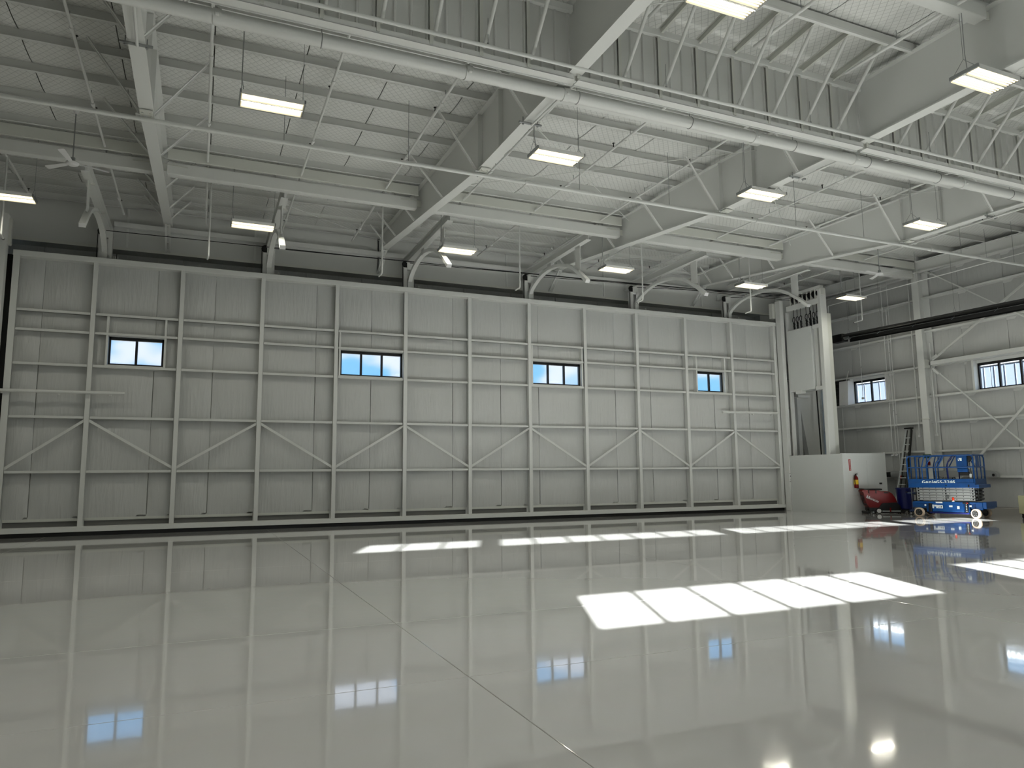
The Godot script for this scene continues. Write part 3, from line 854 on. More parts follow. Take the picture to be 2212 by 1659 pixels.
	m = MB.new(); m.prism(PackedVector2Array([Vector2(0.70, 0), Vector2(1.15, 0), Vector2(1.15, 9.9), Vector2(-0.95, 9.9)]), 0.02); put("web", m, M.steel, r)
	m = MB.new(); m.bar(Vector3(0.70, 0, 0), Vector3(-0.95, 9.9, 0), 0.26, 0.024, Vector3.LEFT); put("tapered_flange", m, M.steel, r)
	m = MB.new(); m.bar(Vector3(1.15, 0, 0), Vector3(1.15, 9.9, 0), 0.26, 0.024, Vector3.LEFT); put("straight_flange", m, M.steel, r)
	r = thing("recess_post", "slim white post in the recess right of the hangar door", "post", Vector3(30.75, 0, -0.32))
	m = MB.new(); m.cbar(Vector3(0, 0, 0), Vector3(0, 5.1, 0), 0.2, 0.16, 0.015, 1.0, Vector3.BACK); put("channel", m, M.steel, r)
	m = MB.new(); m.cham(Vector3(0.2, 5.12, 0.1), Vector3(0.75, 0.12, 0.3), 0.008); put("head_plate", m, M.steel, r)
	m = MB.new(); m.tube([Vector3(31.9, 0.0, -0.15), Vector3(31.72, 9.2, -0.15)], 0.03, 8)
	one("standing_cable", m, M.black, "thick black vertical cable in front of the tapered corner column", "cable")

func build_curtain():
	# the draft curtain: ribbed sheet hung under the roof, with a brace and a joist at every stud
	var wh := ["left of the first rafter", "between the first and second rafter", "between the second and third rafter", "between the third and fourth rafter", "between the fourth rafter and end wall"]
	for i in 5:
		var a: float = FX[i] + 0.05
		var b: float = FX[i + 1] - 0.05
		if i == 0: a = -2.0
		var o := thing("draft_curtain", "ribbed white steel draft curtain with raking braces, " + wh[i], "draft curtain", Vector3(0, 0, 14.2), 0, "draft curtain bays across the roof")
		var n := 8
		var m: MB
		for k in n:
			var p := a + (b - a) * k / n
			var q := a + (b - a) * (k + 1) / n
			var w := q - p
			var pts := PackedVector2Array()
			# ribbed profile in plan (x, z), doubled back for thickness
			var prof := []
			for r in 3:
				var s := p + 0.03 + (w - 0.06) * r / 3.0
				var u := (w - 0.06) / 3.0
				prof.append_array([[s, 0.0], [s + u * 0.78, 0.0], [s + u * 0.84, 0.035], [s + u * 0.94, 0.035]])
			prof.append([q - 0.03, 0.0])
			for e in prof: pts.append(Vector2(e[0], -e[1]))
			prof.reverse()
			for e in prof: pts.append(Vector2(e[0], 0.012 - e[1]))
			m = MB.new()
			m.prism(pts, 1.32, Transform3D(Basis(Vector3.RIGHT, Vector3.FORWARD, Vector3.UP), Vector3(0, 9.28, -0.02)))
			put("ribbed_panel", m, M.panel, o)
			m = MB.new(); m.cbar(Vector3(p, 8.63, 0), Vector3(p, 9.98, 0), 0.06, 0.1, 0.008, -1.0, Vector3.BACK)
			put("stud", m, M.steel2, o)
			m = MB.new(); m.tube([Vector3(p + 0.05, 8.80, 0.07), Vector3(p + 0.08, 10.06, 1.22)], 0.034, 8)
			put("brace", m, M.pipe, o)
			m = MB.new(); m.cham(Vector3(p + 0.05, 8.82, 0.05), Vector3(0.06, 0.08, 0.06), 0.008); put("brace_foot", m, M.steel2, o)
			m = MB.new(); m.cbar(Vector3(p + 0.06, 10.0, 0.0), Vector3(p + 0.06, 10.12, 1.3), 0.05, 0.15, 0.008, 1.0); put("joist", m, M.steel2, o)
		m = MB.new(); m.cham(Vector3((a + b) / 2, 9.93, 0.03), Vector3(b - a, 0.13, 0.09), 0.006); put("top_rail", m, M.steel, o)
		m = MB.new(); m.bar(Vector3(a, 8.655, 0.02), Vector3(b, 8.655, 0.02), 0.02, 0.09); m.bar(Vector3(a, 8.61, -0.06), Vector3(b, 8.61, -0.06), 0.18, 0.012); m.bar(Vector3(a, 8.61, -0.15), Vector3(b, 8.61, -0.15), 0.012, 0.06)
		put("bottom_channel", m, M.steel, o)
		m = MB.new(); m.bar(Vector3(a, 10.04, 1.33), Vector3(b, 10.04, 1.33), 0.06, 0.012); m.bar(Vector3(a, 10.13, 1.36), Vector3(b, 10.13, 1.36), 0.012, 0.19); put("edge_angle", m, M.steel, o)

func build_pipes():
	var m: MB
	# branch lines under the purlins, running towards the door
	for k in 13:
		var x := 3.05 + 2.42 * k if k < 12 else 0.63
		var lab: String = "thin white sprinkler branch pipe running to the door, " + (ORD[k + 1] + " from left" if k < 12 else "first from left")
		var o := thing("sprinkler_branch", lab, "pipe", Vector3(x, 10.04, 0), 0, "sprinkler branch pipes")
		m = MB.new(); m.tube([Vector3(0, 0.03, -0.55), Vector3(0, 0, 13.7)], 0.031, 10); put("pipe", m, M.pipe, o)
		for z in [0.9, 4.0, 7.0, 10.0]:
			m = MB.new(); m.tube([Vector3(0, 0.0, z - 0.06), Vector3(0, 0.0, z + 0.06)], 0.043, 10); put("coupling", m, M.pipe, o)
			m = MB.new(); m.tube([Vector3(0, 0, z + 0.3), Vector3(0, 0.17, z + 0.3)], 0.008, 6); put("hanger_rod", m, M.zinc, o)
			m = MB.new(); m.tube([Vector3(0, 0.03, z - 0.5), Vector3(0, 0.09, z - 0.5)], 0.014, 6); m.cham(Vector3(0, 0.12, z - 0.5), Vector3(0.012, 0.06, 0.04), 0.003); m.lathe([[0.0, 0.0], [0.035, 0.0], [0.035, 0.006], [0.0, 0.006]], Transform3D(Basis.IDENTITY, Vector3(0, 0.15, z - 0.5)), 8); put("sprinkler_head", m, M.dark, o)
		if k in [4, 5, 6, 7, 8, 9]:
			m = MB.new(); m.tube([Vector3(0, -0.19, 14.7), Vector3(0, -0.24, 24.0)], 0.034, 10); put("upper_pipe", m, M.pipe, o)
			m = MB.new(); m.tube([Vector3(0, -0.15, 15.9), Vector3(0, 0.03, 15.9)], 0.008, 6); put("hanger_rod", m, M.zinc, o)
	# cross line under the rafters
	var o := thing("sprinkler_cross_main", "white sprinkler pipe strapped below the rafters, crossing the roof parallel to the door", "pipe", Vector3(0, 8.665, 9.62))
	m = MB.new(); m.tube([Vector3(-2.9, 0, 0), Vector3(32.9, 0, 0)], 0.046, 12); put("pipe", m, M.pipe, o)
	for i in range(1, 5):
		m = MB.new(); m.tube([Vector3(FX[i] - 0.13, 0.09, 0), Vector3(FX[i] - 0.13, -0.06, 0.0)], 0.012, 6); m.cham(Vector3(FX[i] - 0.05, 0.08, 0), Vector3(0.3, 0.03, 0.08), 0.005); put("strap", m, M.pipe, o)
		m = MB.new(); m.tube([Vector3(FX[i] + 1.1, 0, 0), Vector3(FX[i] + 1.24, 0, 0)], 0.06, 12); m.cham(Vector3(FX[i] + 1.17, 0.06, 0), Vector3(0.05, 0.06, 0.03), 0.006); put("coupling", m, M.pipe, o)
		for dx in [2.6, 5.3]:
			m = MB.new(); m.tube([Vector3(FX[i] + dx, 0, 0), Vector3(FX[i] + dx, 1.5, 0)], 0.007, 6); put("hanger_rod", m, M.zinc, o)
	# the big main along the draft curtain
	o = thing("sprinkler_main", "fat white main pipe running the whole roof in front of the draft curtain", "pipe", Vector3(0, 8.59, 13.72))
	m = MB.new(); m.tube([Vector3(-2.9, 0, 0), Vector3(32.9, 0, 0)], 0.112, 20); put("pipe", m, M.pipe, o)
	for x in [5.55, 9.6, 11.5, 15.95, 18.8, 22.4, 25.9]:
		m = MB.new(); m.tube([Vector3(x - 0.06, 0, 0), Vector3(x + 0.06, 0, 0)], 0.128, 20); m.cham(Vector3(x, 0.13, 0.0), Vector3(0.07, 0.07, 0.05), 0.01); m.cham(Vector3(x, -0.03, 0.13), Vector3(0.07, 0.05, 0.05), 0.01); put("coupling", m, M.pipe, o)
	for x in [7.1, 11.75, 14.3, 17.0, 19.2, 21.5, 24.2]:
		m = MB.new()
		var ring := []
		for g in 21: ring.append(Vector3(x, cos(TAU * g / 20) * 0.117, sin(TAU * g / 20) * 0.117))
		m.tube(ring, 0.007, 6, false); m.tube([Vector3(x, 0.117, 0), Vector3(x, 0.4, 0)], 0.008, 6); put("clevis_hanger", m, M.zinc, o)
	# the thin line in front of the curtain braces
	o = thing("curtain_pipe", "thin white pipe running along the feet of the draft curtain braces", "pipe", Vector3(0, 8.71, 14.42))
	m = MB.new(); m.tube([Vector3(-2.0, 0, 0), Vector3(32.6, 0, 0)], 0.034, 10); put("pipe", m, M.pipe, o)
	for k in 9:
		m = MB.new(); m.tube([Vector3(2.6 + 3.55 * k, 0, 0), Vector3(2.6 + 3.55 * k, 0.5, 0)], 0.006, 6); m.cham(Vector3(2.6 + 3.55 * k, 0.04, 0), Vector3(0.03, 0.04, 0.03), 0.004); put("hanger_rod", m, M.zinc, o)
	# pipe brackets clamped to the rafter flanges
	for i in range(1, 5):
		var q := thing("flange_clamp", "steel channel clamp with sway brace on " + ["", "leftmost", "second", "third", "fourth"][i] + " rafter near the fat main", "clamp", Vector3(FX[i], 8.69, 12.3), 0, "sway brace clamps")
		m = MB.new(); m.cham(Vector3.ZERO, Vector3(0.5, 0.04, 0.045), 0.006); put("channel", m, M.zinc, q)
		for s in [-0.16, 0.16]:
			m = MB.new(); m.tube([Vector3(s, -0.03, 0), Vector3(s, 0.12, 0)], 0.01, 6); m.lathe([[0.0, 0.0], [0.022, 0.0], [0.022, 0.02], [0.0, 0.02]], Transform3D(Basis.IDENTITY, Vector3(s, -0.045, 0)), 6); put("bolt", m, M.zinc, q)
		m = MB.new(); m.tube([Vector3(0.02, -0.04, 0.03), Vector3(0.06, -0.05, 1.28)], 0.024, 8); put("sway_brace", m, M.pipe, q)
	# drops with an elbow at the foot
	var dx := [0.64, 5.59, 10.6, 15.33, 20.25, 25.28]
	for k in 6:
		o = thing("drop_pipe", "thin white drop pipe with bent foot over the door, " + ORD[k] + " from left", "pipe", Vector3(dx[k], 7.95, 3.05), 0, "drop pipes over the door")
		m = MB.new(); m.tube([Vector3(0, 2.42, 0), Vector3(0, 0.05, 0), Vector3(0, 0.015, -0.015), Vector3(0, 0.0, -0.05), Vector3(-0.02, -0.02, -0.32)], 0.025, 10); put("pipe", m, M.pipe, o)
		m = MB.new(); m.tube([Vector3(-0.02, -0.02, -0.31), Vector3(-0.021, -0.021, -0.35)], 0.03, 10); put("nozzle", m, M.dark, o)
	o = thing("drop_pipe", "thin white drop pipe hanging near the burner of the black tube heater", "pipe", Vector3(31.3, 8.05, 3.05), 0, "drop pipes over the door")
	m = MB.new(); m.tube([Vector3(0, 2.32, 0), Vector3(0, 0.05, 0), Vector3(0, 0.015, -0.015), Vector3(0, 0.0, -0.05), Vector3(-0.02, -0.02, -0.40)], 0.025, 10); put("pipe", m, M.pipe, o)
	m = MB.new(); m.tube([Vector3(-0.02, -0.02, -0.39), Vector3(-0.021, -0.021, -0.43)], 0.03, 10); put("nozzle", m, M.dark, o)

func build_lamps():
	var rows := [[4.1, [0.95, 6.7, 12.74, 18.5, 24.4, 29.53], "row over the hangar door"], [11.25, [0.7, 6.57, 12.57, 18.39, 24.37, 30.3], "row between door and fat main"], [17.0, [0.5, 6.5, 12.5, 18.32, 24.3, 30.2], "row beyond the draft curtain"], [22.9, [0.5, 6.5, 12.5, 18.3, 24.3, 30.2], ""]]
	var proto: Node3D = null
	for r in rows:
		for i in 6:
			var at := Vector3(r[1][i], 8.62, r[0])
			var lab: String = "hanging twin-tray fluorescent lamp, %s from the left in the %s" % [ORD[i - (1 if r[0] > 10.0 else 0) - (1 if r[0] > 16.0 else 0)], r[2]]
			if r[2] == "" or (r[0] == 17.0 and i in [0, 1, 4, 5]) or (r[0] == 11.25 and i in [0, 5]): lab = "hanging twin-tray fluorescent lamp outside the picture, above or behind the viewer"
			if proto == null:
				proto = make_lamp(lab); proto.position = at
			else:
				again(proto, at, lab)

func make_lamp(lab: String) -> Node3D:
	var o := thing("hanging_lamp", lab, "lamp", Vector3.ZERO, 0, "hanging fluorescent lamps")
	var m: MB
	for s in [-1.0, 1.0]:
		m = MB.new()
		var z: float = s * 0.145
		m.ab(Vector3(-0.555, 0.05, z - 0.115), Vector3(0.555, 0.062, z + 0.115))
		for e in [-1.0, 1.0]: m.bar(Vector3(-0.555, 0.02, z + e * 0.118), Vector3(0.555, 0.02, z + e * 0.118), 0.006, 0.085)
		put("reflector_tray", m, M.reflector, o)
		for k in 4:
			m = MB.new(); var tz: float = z + (k - 1.5) * 0.056
			m.tube([Vector3(-0.54, 0.0, tz), Vector3(0.54, 0.0, tz)], 0.013, 10); put("fluorescent_tube", m, M.lamp, o)
	var l := AreaLight3D.new()
	l.name = "tube_light"
	l.area_size = Vector2(1.08, 0.05)
	l.area_normalize_energy = true
	l.light_energy = LAMP_ENERGY; l.light_color = Color(0.99, 0.985, 0.92)
	l.shadow_enabled = true; l.area_range = 60.0
	o.add_child(l, true)
	l.transform = Transform3D(Basis(Vector3.RIGHT, -PI / 2), Vector3(0, -0.0155, 0))
	m = MB.new(); m.cham(Vector3(0, 0.035, 0), Vector3(1.11, 0.05, 0.055), 0.006); put("ballast_cover", m, M.zinc, o)
	for s in [-1.0, 1.0]:
		m = MB.new(); m.cham(Vector3(s * 0.57, 0.03, 0), Vector3(0.035, 0.075, 0.54), 0.006); put("end_cap", m, M.zinc, o)
		m = MB.new()
		m.tube([Vector3(s * 0.555, 0.06, -0.2), Vector3(s * 0.555, 0.28, 0), Vector3(s * 0.555, 1.92, 0)], 0.005, 5); m.tube([Vector3(s * 0.555, 0.06, 0.2), Vector3(s * 0.555, 0.28, 0)], 0.005, 5); put("hanger_cable", m, M.zinc, o)
	m = MB.new(); m.tube([Vector3(-0.5, 0.06, 0.02), Vector3(-0.55, 0.4, 0.03), Vector3(-0.53, 1.92, 0.04)], 0.008, 6); put("power_cord", m, M.grey, o)
	return o
const LAMP_ENERGY := 3.6

func build_fans():
	for q in [[Vector3(2.62, 8.88, 6.25), 0.35, "white three-bladed ceiling fan on a long rod, near the leftmost rafter"], [Vector3(28.7, 9.0, 6.15), 1.1, "white three-bladed ceiling fan near the end wall on the right"]]:
		var o := thing("ceiling_fan", q[2], "fan", q[0], 0, "ceiling fans")
		var m := MB.new(); m.lathe([[0.0, -0.07], [0.07, -0.065], [0.12, -0.035], [0.14, 0.0], [0.13, 0.02], [0.05, 0.035], [0.0, 0.035]], Transform3D(), 20); put("motor_housing", m, M.white, o)
		m = MB.new(); m.lathe([[0.0, 0.03], [0.055, 0.03], [0.05, 0.13], [0.02, 0.14], [0.0, 0.14]], Transform3D(), 14); put("rod_collar", m, M.zinc, o)
		m = MB.new(); m.tube([Vector3(0, 0.1, 0), Vector3(0.0, 1.36, 0)], 0.013, 8); put("down_rod", m, M.zinc, o)
		m = MB.new(); m.lathe([[0.0, 1.2], [0.03, 1.2], [0.08, 1.30], [0.08, 1.38], [0.0, 1.38]], Transform3D(), 14); put("canopy", m, M.white, o)
		for k in 3:
			m = MB.new()
			var a: float = q[1] + TAU * k / 3.0
			var t := Transform3D(Basis(Vector3.UP, a) * Basis(Vector3.RIGHT, 0.22), Vector3.ZERO)
			m.prism(PackedVector2Array([Vector2(0.12, -0.035), Vector2(0.25, -0.05), Vector2(0.72, -0.075), Vector2(0.76, -0.06), Vector2(0.76, 0.05), Vector2(0.72, 0.065), Vector2(0.25, 0.05), Vector2(0.12, 0.035)]), 0.008, t * Transform3D(Basis(Vector3.RIGHT, PI / 2), Vector3.ZERO))
			put("blade", m, M.white, o)

func build_heater():
	var z0 := 2.15
	var z1 := 15.0
	var y0 := 7.46
	var sl := -0.021
	var o := thing("tube_heater", "long black radiant tube heater hung along the end wall", "heater", Vector3(31.3, 0, 0))
	var A := Vector3(0, y0, z0)
	var B := Vector3(0, y0 + sl * (z1 - z0), z1)
	var m := MB.new()
	# hood: a bent sheet open downwards, tilted towards the floor
	for q in [[Vector2(-0.12, 0.13), Vector2(0.12, 0.13)], [Vector2(0.12, 0.13), Vector2(0.25, -0.04)], [Vector2(-0.12, 0.13), Vector2(-0.25, -0.04)], [Vector2(0.25, -0.04), Vector2(0.26, -0.10)], [Vector2(-0.25, -0.04), Vector2(-0.26, -0.10)]]:
		var c: Vector2 = (q[0] + q[1]) / 2.0
		var d: Vector2 = q[1] - q[0]
		var tilt := -0.35
		var cr := c.rotated(tilt)
		var ang := d.angle() + tilt
		m.bar(A + Vector3(cr.x, cr.y, 0), B + Vector3(cr.x, cr.y, 0), d.length(), 0.008, Vector3(-sin(ang), cos(ang), 0))
	put("reflector_hood", m, M.black, o)
	m = MB.new(); m.tube([A + Vector3(0, 0.0, 0), B + Vector3(0, 0.0, 0)], 0.055, 14); put("burner_tube", m, M.rubber, o)
	m = MB.new(); m.tube([A + Vector3(-0.16, -0.05, 0), B + Vector3(-0.16, -0.05, 0)], 0.006, 6); put("tension_wire", m, M.zinc, o)
	m = MB.new(); m.cham(Vector3(0, y0 + 0.02, z0 - 0.35), Vector3(0.36, 0.34, 0.6), 0.02); put("burner_box", m, M.black, o)
	m = MB.new(); m.tube([Vector3(-0.02, y0, z0 - 0.08), Vector3(-0.02, y0, z0 + 0.2)], 0.1, 16); put("flame_collar", m, M.zinc, o)
	for k in 8:
		var p := A.lerp(B, 0.012 + 0.125 * k)
		m = MB.new(); m.tube([p + Vector3(-0.24, -0.12, 0), p + Vector3(-0.06, -0.02, 0), p + Vector3(-0.02, 0.06, 0), p + Vector3(0.1, 0.17, 0)], 0.01, 6); put("hood_strap", m, M.zinc, o)
		if k % 2 == 1 or k == 0:
			m = MB.new(); m.tube([p + Vector3(-0.08, 0.14, 0), p + Vector3(0, 0.36, 0), p + Vector3(0, 2.55 + (0.0 if p.z < 8 else -0.1), 0)], 0.006, 5); m.tube([p + Vector3(0.12, 0.12, 0), p + Vector3(0, 0.36, 0)], 0.006, 5); put("hanger_chain", m, M.zinc, o)
	var g := thing("gas_pipe", "thin white gas pipe running to the black heater burner with a dropped leg", "pipe", Vector3(31.3, 0, 1.28))
	m = MB.new(); m.tube([Vector3(0, 9.06, 12.4), Vector3(0, 9.07, 0.04), Vector3(0, 9.03, 0.0), Vector3(0, 7.55, 0)], 0.022, 10); put("pipe", m, M.pipe, g)
	m = MB.new(); m.tube([Vector3(0, 7.86, 0), Vector3(0, 7.92, 0)], 0.032, 10); m.tube([Vector3(0, 7.68, 0), Vector3(0, 7.74, 0)], 0.032, 10); put("union", m, M.pipe, g)
	m = MB.new(); m.tube([Vector3(-0.02, 7.72, 0), Vector3(-0.2, 7.72, -0.05), Vector3(-0.42, 7.62, -0.12), Vector3(-0.42, 7.5, -0.1), Vector3(-0.2, 7.42, 0.05), Vector3(0, 7.44, 0.3)], 0.014, 8); put("flexible_hose", m, M.black, g)
	for z in [1.5, 4.4, 7.2]:
		m = MB.new(); m.tube([Vector3(0, 9.07, z), Vector3(0, 10.3, z)], 0.006, 5); put("hanger_rod", m, M.zinc, g)

func build_right_wall_things():
	var m: MB
	# column of the end frame
	var o := thing("wall_column", "white steel column standing against the end wall behind the scissor lift", "column", Vector3(32.78, 0, 4.5))
	m = MB.new(); m.cham(Vector3(-0.02, 5.0, 0), Vector3(0.024, 10.0, 0.3), 0.006); put("inner_flange", m, M.steel, o)
	m = MB.new(); m.ab(Vector3(-0.02, 0, -0.008), Vector3(0.5, 10.0, 0.008)); put("web", m, M.steel, o)
	m = MB.new(); m.ab(Vector3(0.40, 0, -0.22), Vector3(0.43, 10.0, 0.28)); put("outer_flange", m, M.steel, o)
	m = MB.new(); m.cham(Vector3(0.1, 6.02, 0.18), Vector3(0.3, 0.35, 0.02), 0.004); put("gusset", m, M.steel2, o)
	m = MB.new(); m.ab(Vector3(-0.05, 3.75, -0.2), Vector3(-0.02, 3.79, 0.2)); put("pipe_strap", m, M.steel2, o)
	o = thing("wall_strut", "white box strut running from the end wall column above the right window", "beam", Vector3(33.0, 6.03, 9.4))
	m = MB.new(); m.cham(Vector3.ZERO, Vector3(0.2, 0.17, 9.2), 0.012); put("box_section", m, M.steel, o)
	m = MB.new(); m.cham(Vector3(0, 0, -4.66), Vector3(0.06, 0.12, 0.2), 0.01); put("end_plate", m, M.zinc, o)
	var br := [[Vector3(33.0, 6.2, 4.85), Vector3(33.0, 9.0, 9.55), "rising from the end wall column over the black heater", 2], [Vector3(33.0, 5.8, 4.85), Vector3(33.0, 0.9, 9.8), "falling from the end wall column past the right window", 1], [Vector3(33.0, 1.3, 5.45), Vector3(33.0, 4.7, 8.95), "rising behind the scissor lift to the right window", 2], [Vector3(33.0, 9.9, 4.85), Vector3(33.0, 6.2, 9.9), "falling from end wall column top behind the heater", 1]]
	for b in br:
		o = thing("wall_brace", "thin white diagonal wall brace " + b[2], "brace", Vector3.ZERO, 0, "diagonal braces on the end wall")
		for k in b[3]:
			m = MB.new(); m.bar(b[0] + Vector3(0.05 - 0.1 * k, 0, 0) + Vector3(0, -0.06 * k, 0.05 * k), b[1] + Vector3(0.05 - 0.1 * k, 0, 0) + Vector3(0, -0.06 * k, 0.05 * k), 0.045, 0.05); put("angle", m, M.steel, o)
		m = MB.new(); m.bar(b[0], b[0].lerp(b[1], 0.05), 0.14, 0.09); put("gusset", m, M.steel, o)
	# conduits
	for q in [[1.3, 4.95, 9.7, "left of the corner window, reaching up beside the heater burner"], [2.62, 2.35, 10.0, "first of three right of the corner window"], [2.8, 2.35, 8.7, "second of three right of the corner window"], [2.92, 1.55, 10.0, "third of three right of the corner window"], [3.95, 3.1, 9.9, "just left of the end wall column"], [4.72, 3.1, 6.9, "on the right face of the end wall column"], [0.1, 1.7, 4.6, "above the low white partition near the corner"]]:
		m = MB.new(); m.tube([Vector3(33.06, q[1], q[0]), Vector3(33.06, q[2], q[0])], 0.014 if q[0] < 3.5 else 0.024, 8)
		o = thing("wall_conduit", "thin white vertical conduit " + q[3], "conduit", Vector3.ZERO, 0, "conduits on the end wall")
		put("pipe", m, M.pipe, o)
		m = MB.new(); m.cham(Vector3(33.05, q[1], q[0]), Vector3(0.07, 0.09, 0.11), 0.01); put("junction_box", m, M.white, o)
		m = MB.new()
		for f in [0.3, 0.7]: m.cham(Vector3(33.07, lerpf(q[1], q[2], f), q[0]), Vector3(0.04, 0.03, 0.06), 0.004)
		put("clips", m, M.zinc, o)
	# exhaust fan box with a hinged white damper beside the corner window
	o = thing("exhaust_fan", "dark wall exhaust fan with tilted white hood left of corner window", "exhaust fan", Vector3(33.15, 5.3, 0.0))
	m = MB.new(); m.cham(Vector3(0, 0.0, -0.05), Vector3(0.12, 1.16, 0.62), 0.01); put("dark_housing", m, M.dark, o)
	m = MB.new()
	for k in 6: m.bar(Vector3(-0.08, -0.45 + 0.18 * k, -0.33), Vector3(-0.08, -0.45 + 0.18 * k, 0.2), 0.03, 0.01)
	put("louvre_blades", m, M.fibre, o)
	m = MB.new(); m.prism(PackedVector2Array([Vector2(0.02, -0.56), Vector2(-0.38, -0.60), Vector2(-0.30, 0.52), Vector2(0.02, 0.56)]), 0.5, Transform3D(Basis.IDENTITY, Vector3(0.02, 0, 0.45))); put("white_hood", m, M.white, o)
	m = MB.new(); m.bar(Vector3(-0.40, -0.5, 0.36), Vector3(-0.1, 1.0, 0.62), 0.025, 0.025); put("stay_rod", m, M.steel2, o)
	# the long moulded cover lying on the lowest girt
	o = thing("moulded_cover", "long grey moulded cover with rounded ends lying on the low wall girt", "cover", Vector3(33.0, 1.42, 4.66))
	m = MB.new(); m.prism(PackedVector2Array([Vector2(-2.42, 0.0), Vector2(2.42, 0.0), Vector2(2.42, 0.1), Vector2(2.3, 0.2), Vector2(2.1, 0.235), Vector2(-2.0, 0.25), Vector2(-2.25, 0.2), Vector2(-2.4, 0.1)]), 0.2, Transform3D(Basis(Vector3(0, 0, 1), Vector3.UP, Vector3.LEFT), Vector3.ZERO)); put("body", m, M.grey, o)
	m = MB.new(); m.lathe([[0.0, 0.0], [0.05, 0.0], [0.05, 0.02], [0.0, 0.02]], Transform3D(Basis(Vector3.BACK, PI / 2), Vector3(-0.1, 0.06, 2.3)), 12); put("round_socket", m, M.black, o)
	m = MB.new(); m.ab(Vector3(-0.105, 0.0, -2.42), Vector3(-0.1, 0.2, -2.1)); put("dark_end", m, M.dark, o)
	# alarm devices
	o = thing("alarm_box", "small red alarm box on the low girt left of the ladder", "alarm", Vector3(33.0, 1.4, 3.02), 0, "red alarm devices")
	m = MB.new(); m.cham(Vector3(-0.06, 0, 0), Vector3(0.1, 0.16, 0.12), 0.01); put("red_housing", m, M.sign_red, o)
	m = MB.new(); m.cham(Vector3(-0.06, 0, 0.12), Vector3(0.12, 0.15, 0.1), 0.02); put("horn", m, M.dark, o)
	m = MB.new(); m.cham(Vector3(-0.115, 0, -0.02), Vector3(0.01, 0.1, 0.05), 0.003); put("white_lens", m, M.white, o)
	o = thing("alarm_box", "small red strobe on the wall column seen through lift railing", "alarm", Vector3(32.7, 1.96, 4.5), 0, "red alarm devices")
	m = MB.new(); m.cham(Vector3(0, 0, 0), Vector3(0.1, 0.15, 0.15), 0.02); put("red_housing", m, M.red, o)
	m = MB.new(); m.cham(Vector3(-0.055, 0, -0.03), Vector3(0.02, 0.06, 0.05), 0.006); put("white_lens", m, M.white, o)
	o = thing("green_sign", "dim green box sign on the wall column behind the lift's top rail", "sign", Vector3(32.7, 2.25, 4.47))
	m = MB.new(); m.cham(Vector3(0, 0, 0), Vector3(0.06, 0.15, 0.34), 0.01); put("housing", m, M.green, o)

func wheel(o: Node, at: Vector3, r: float, w: float, axis: Vector3, tyre: Material, hub: Material, called := "wheel"):
	var b := Basis(Quaternion(Vector3.UP, axis.normalized()))
	var t := Transform3D(b, at)
	var m := MB.new(); m.lathe([[r * 0.72, -w / 2], [r * 0.94, -w / 2], [r, -w * 0.36], [r, w * 0.36], [r * 0.94, w / 2], [r * 0.72, w / 2]], t, 24)
	var p := put(called, m, tyre, o)
	m = MB.new(); m.lathe([[0.0, -w * 0.46], [r * 0.72, -w * 0.46], [r * 0.72, w * 0.40], [r * 0.6, w * 0.42], [r * 0.25, w * 0.30], [r * 0.22, w * 0.5], [0.0, w * 0.5]], t, 20)
	put("hub", m, hub, p)
	m = MB.new()
	for k in 5:
		var a := TAU * k / 5
		m.lathe([[0.0, 0.0], [r * 0.06, 0.0], [r * 0.06, w * 0.08], [0.0, w * 0.08]], t * Transform3D(Basis.IDENTITY, Vector3(cos(a) * r * 0.4, w * 0.35, sin(a) * r * 0.4)), 6)
	put("lug_nuts", m, M.zinc, p).set_meta("kind", "stuff")

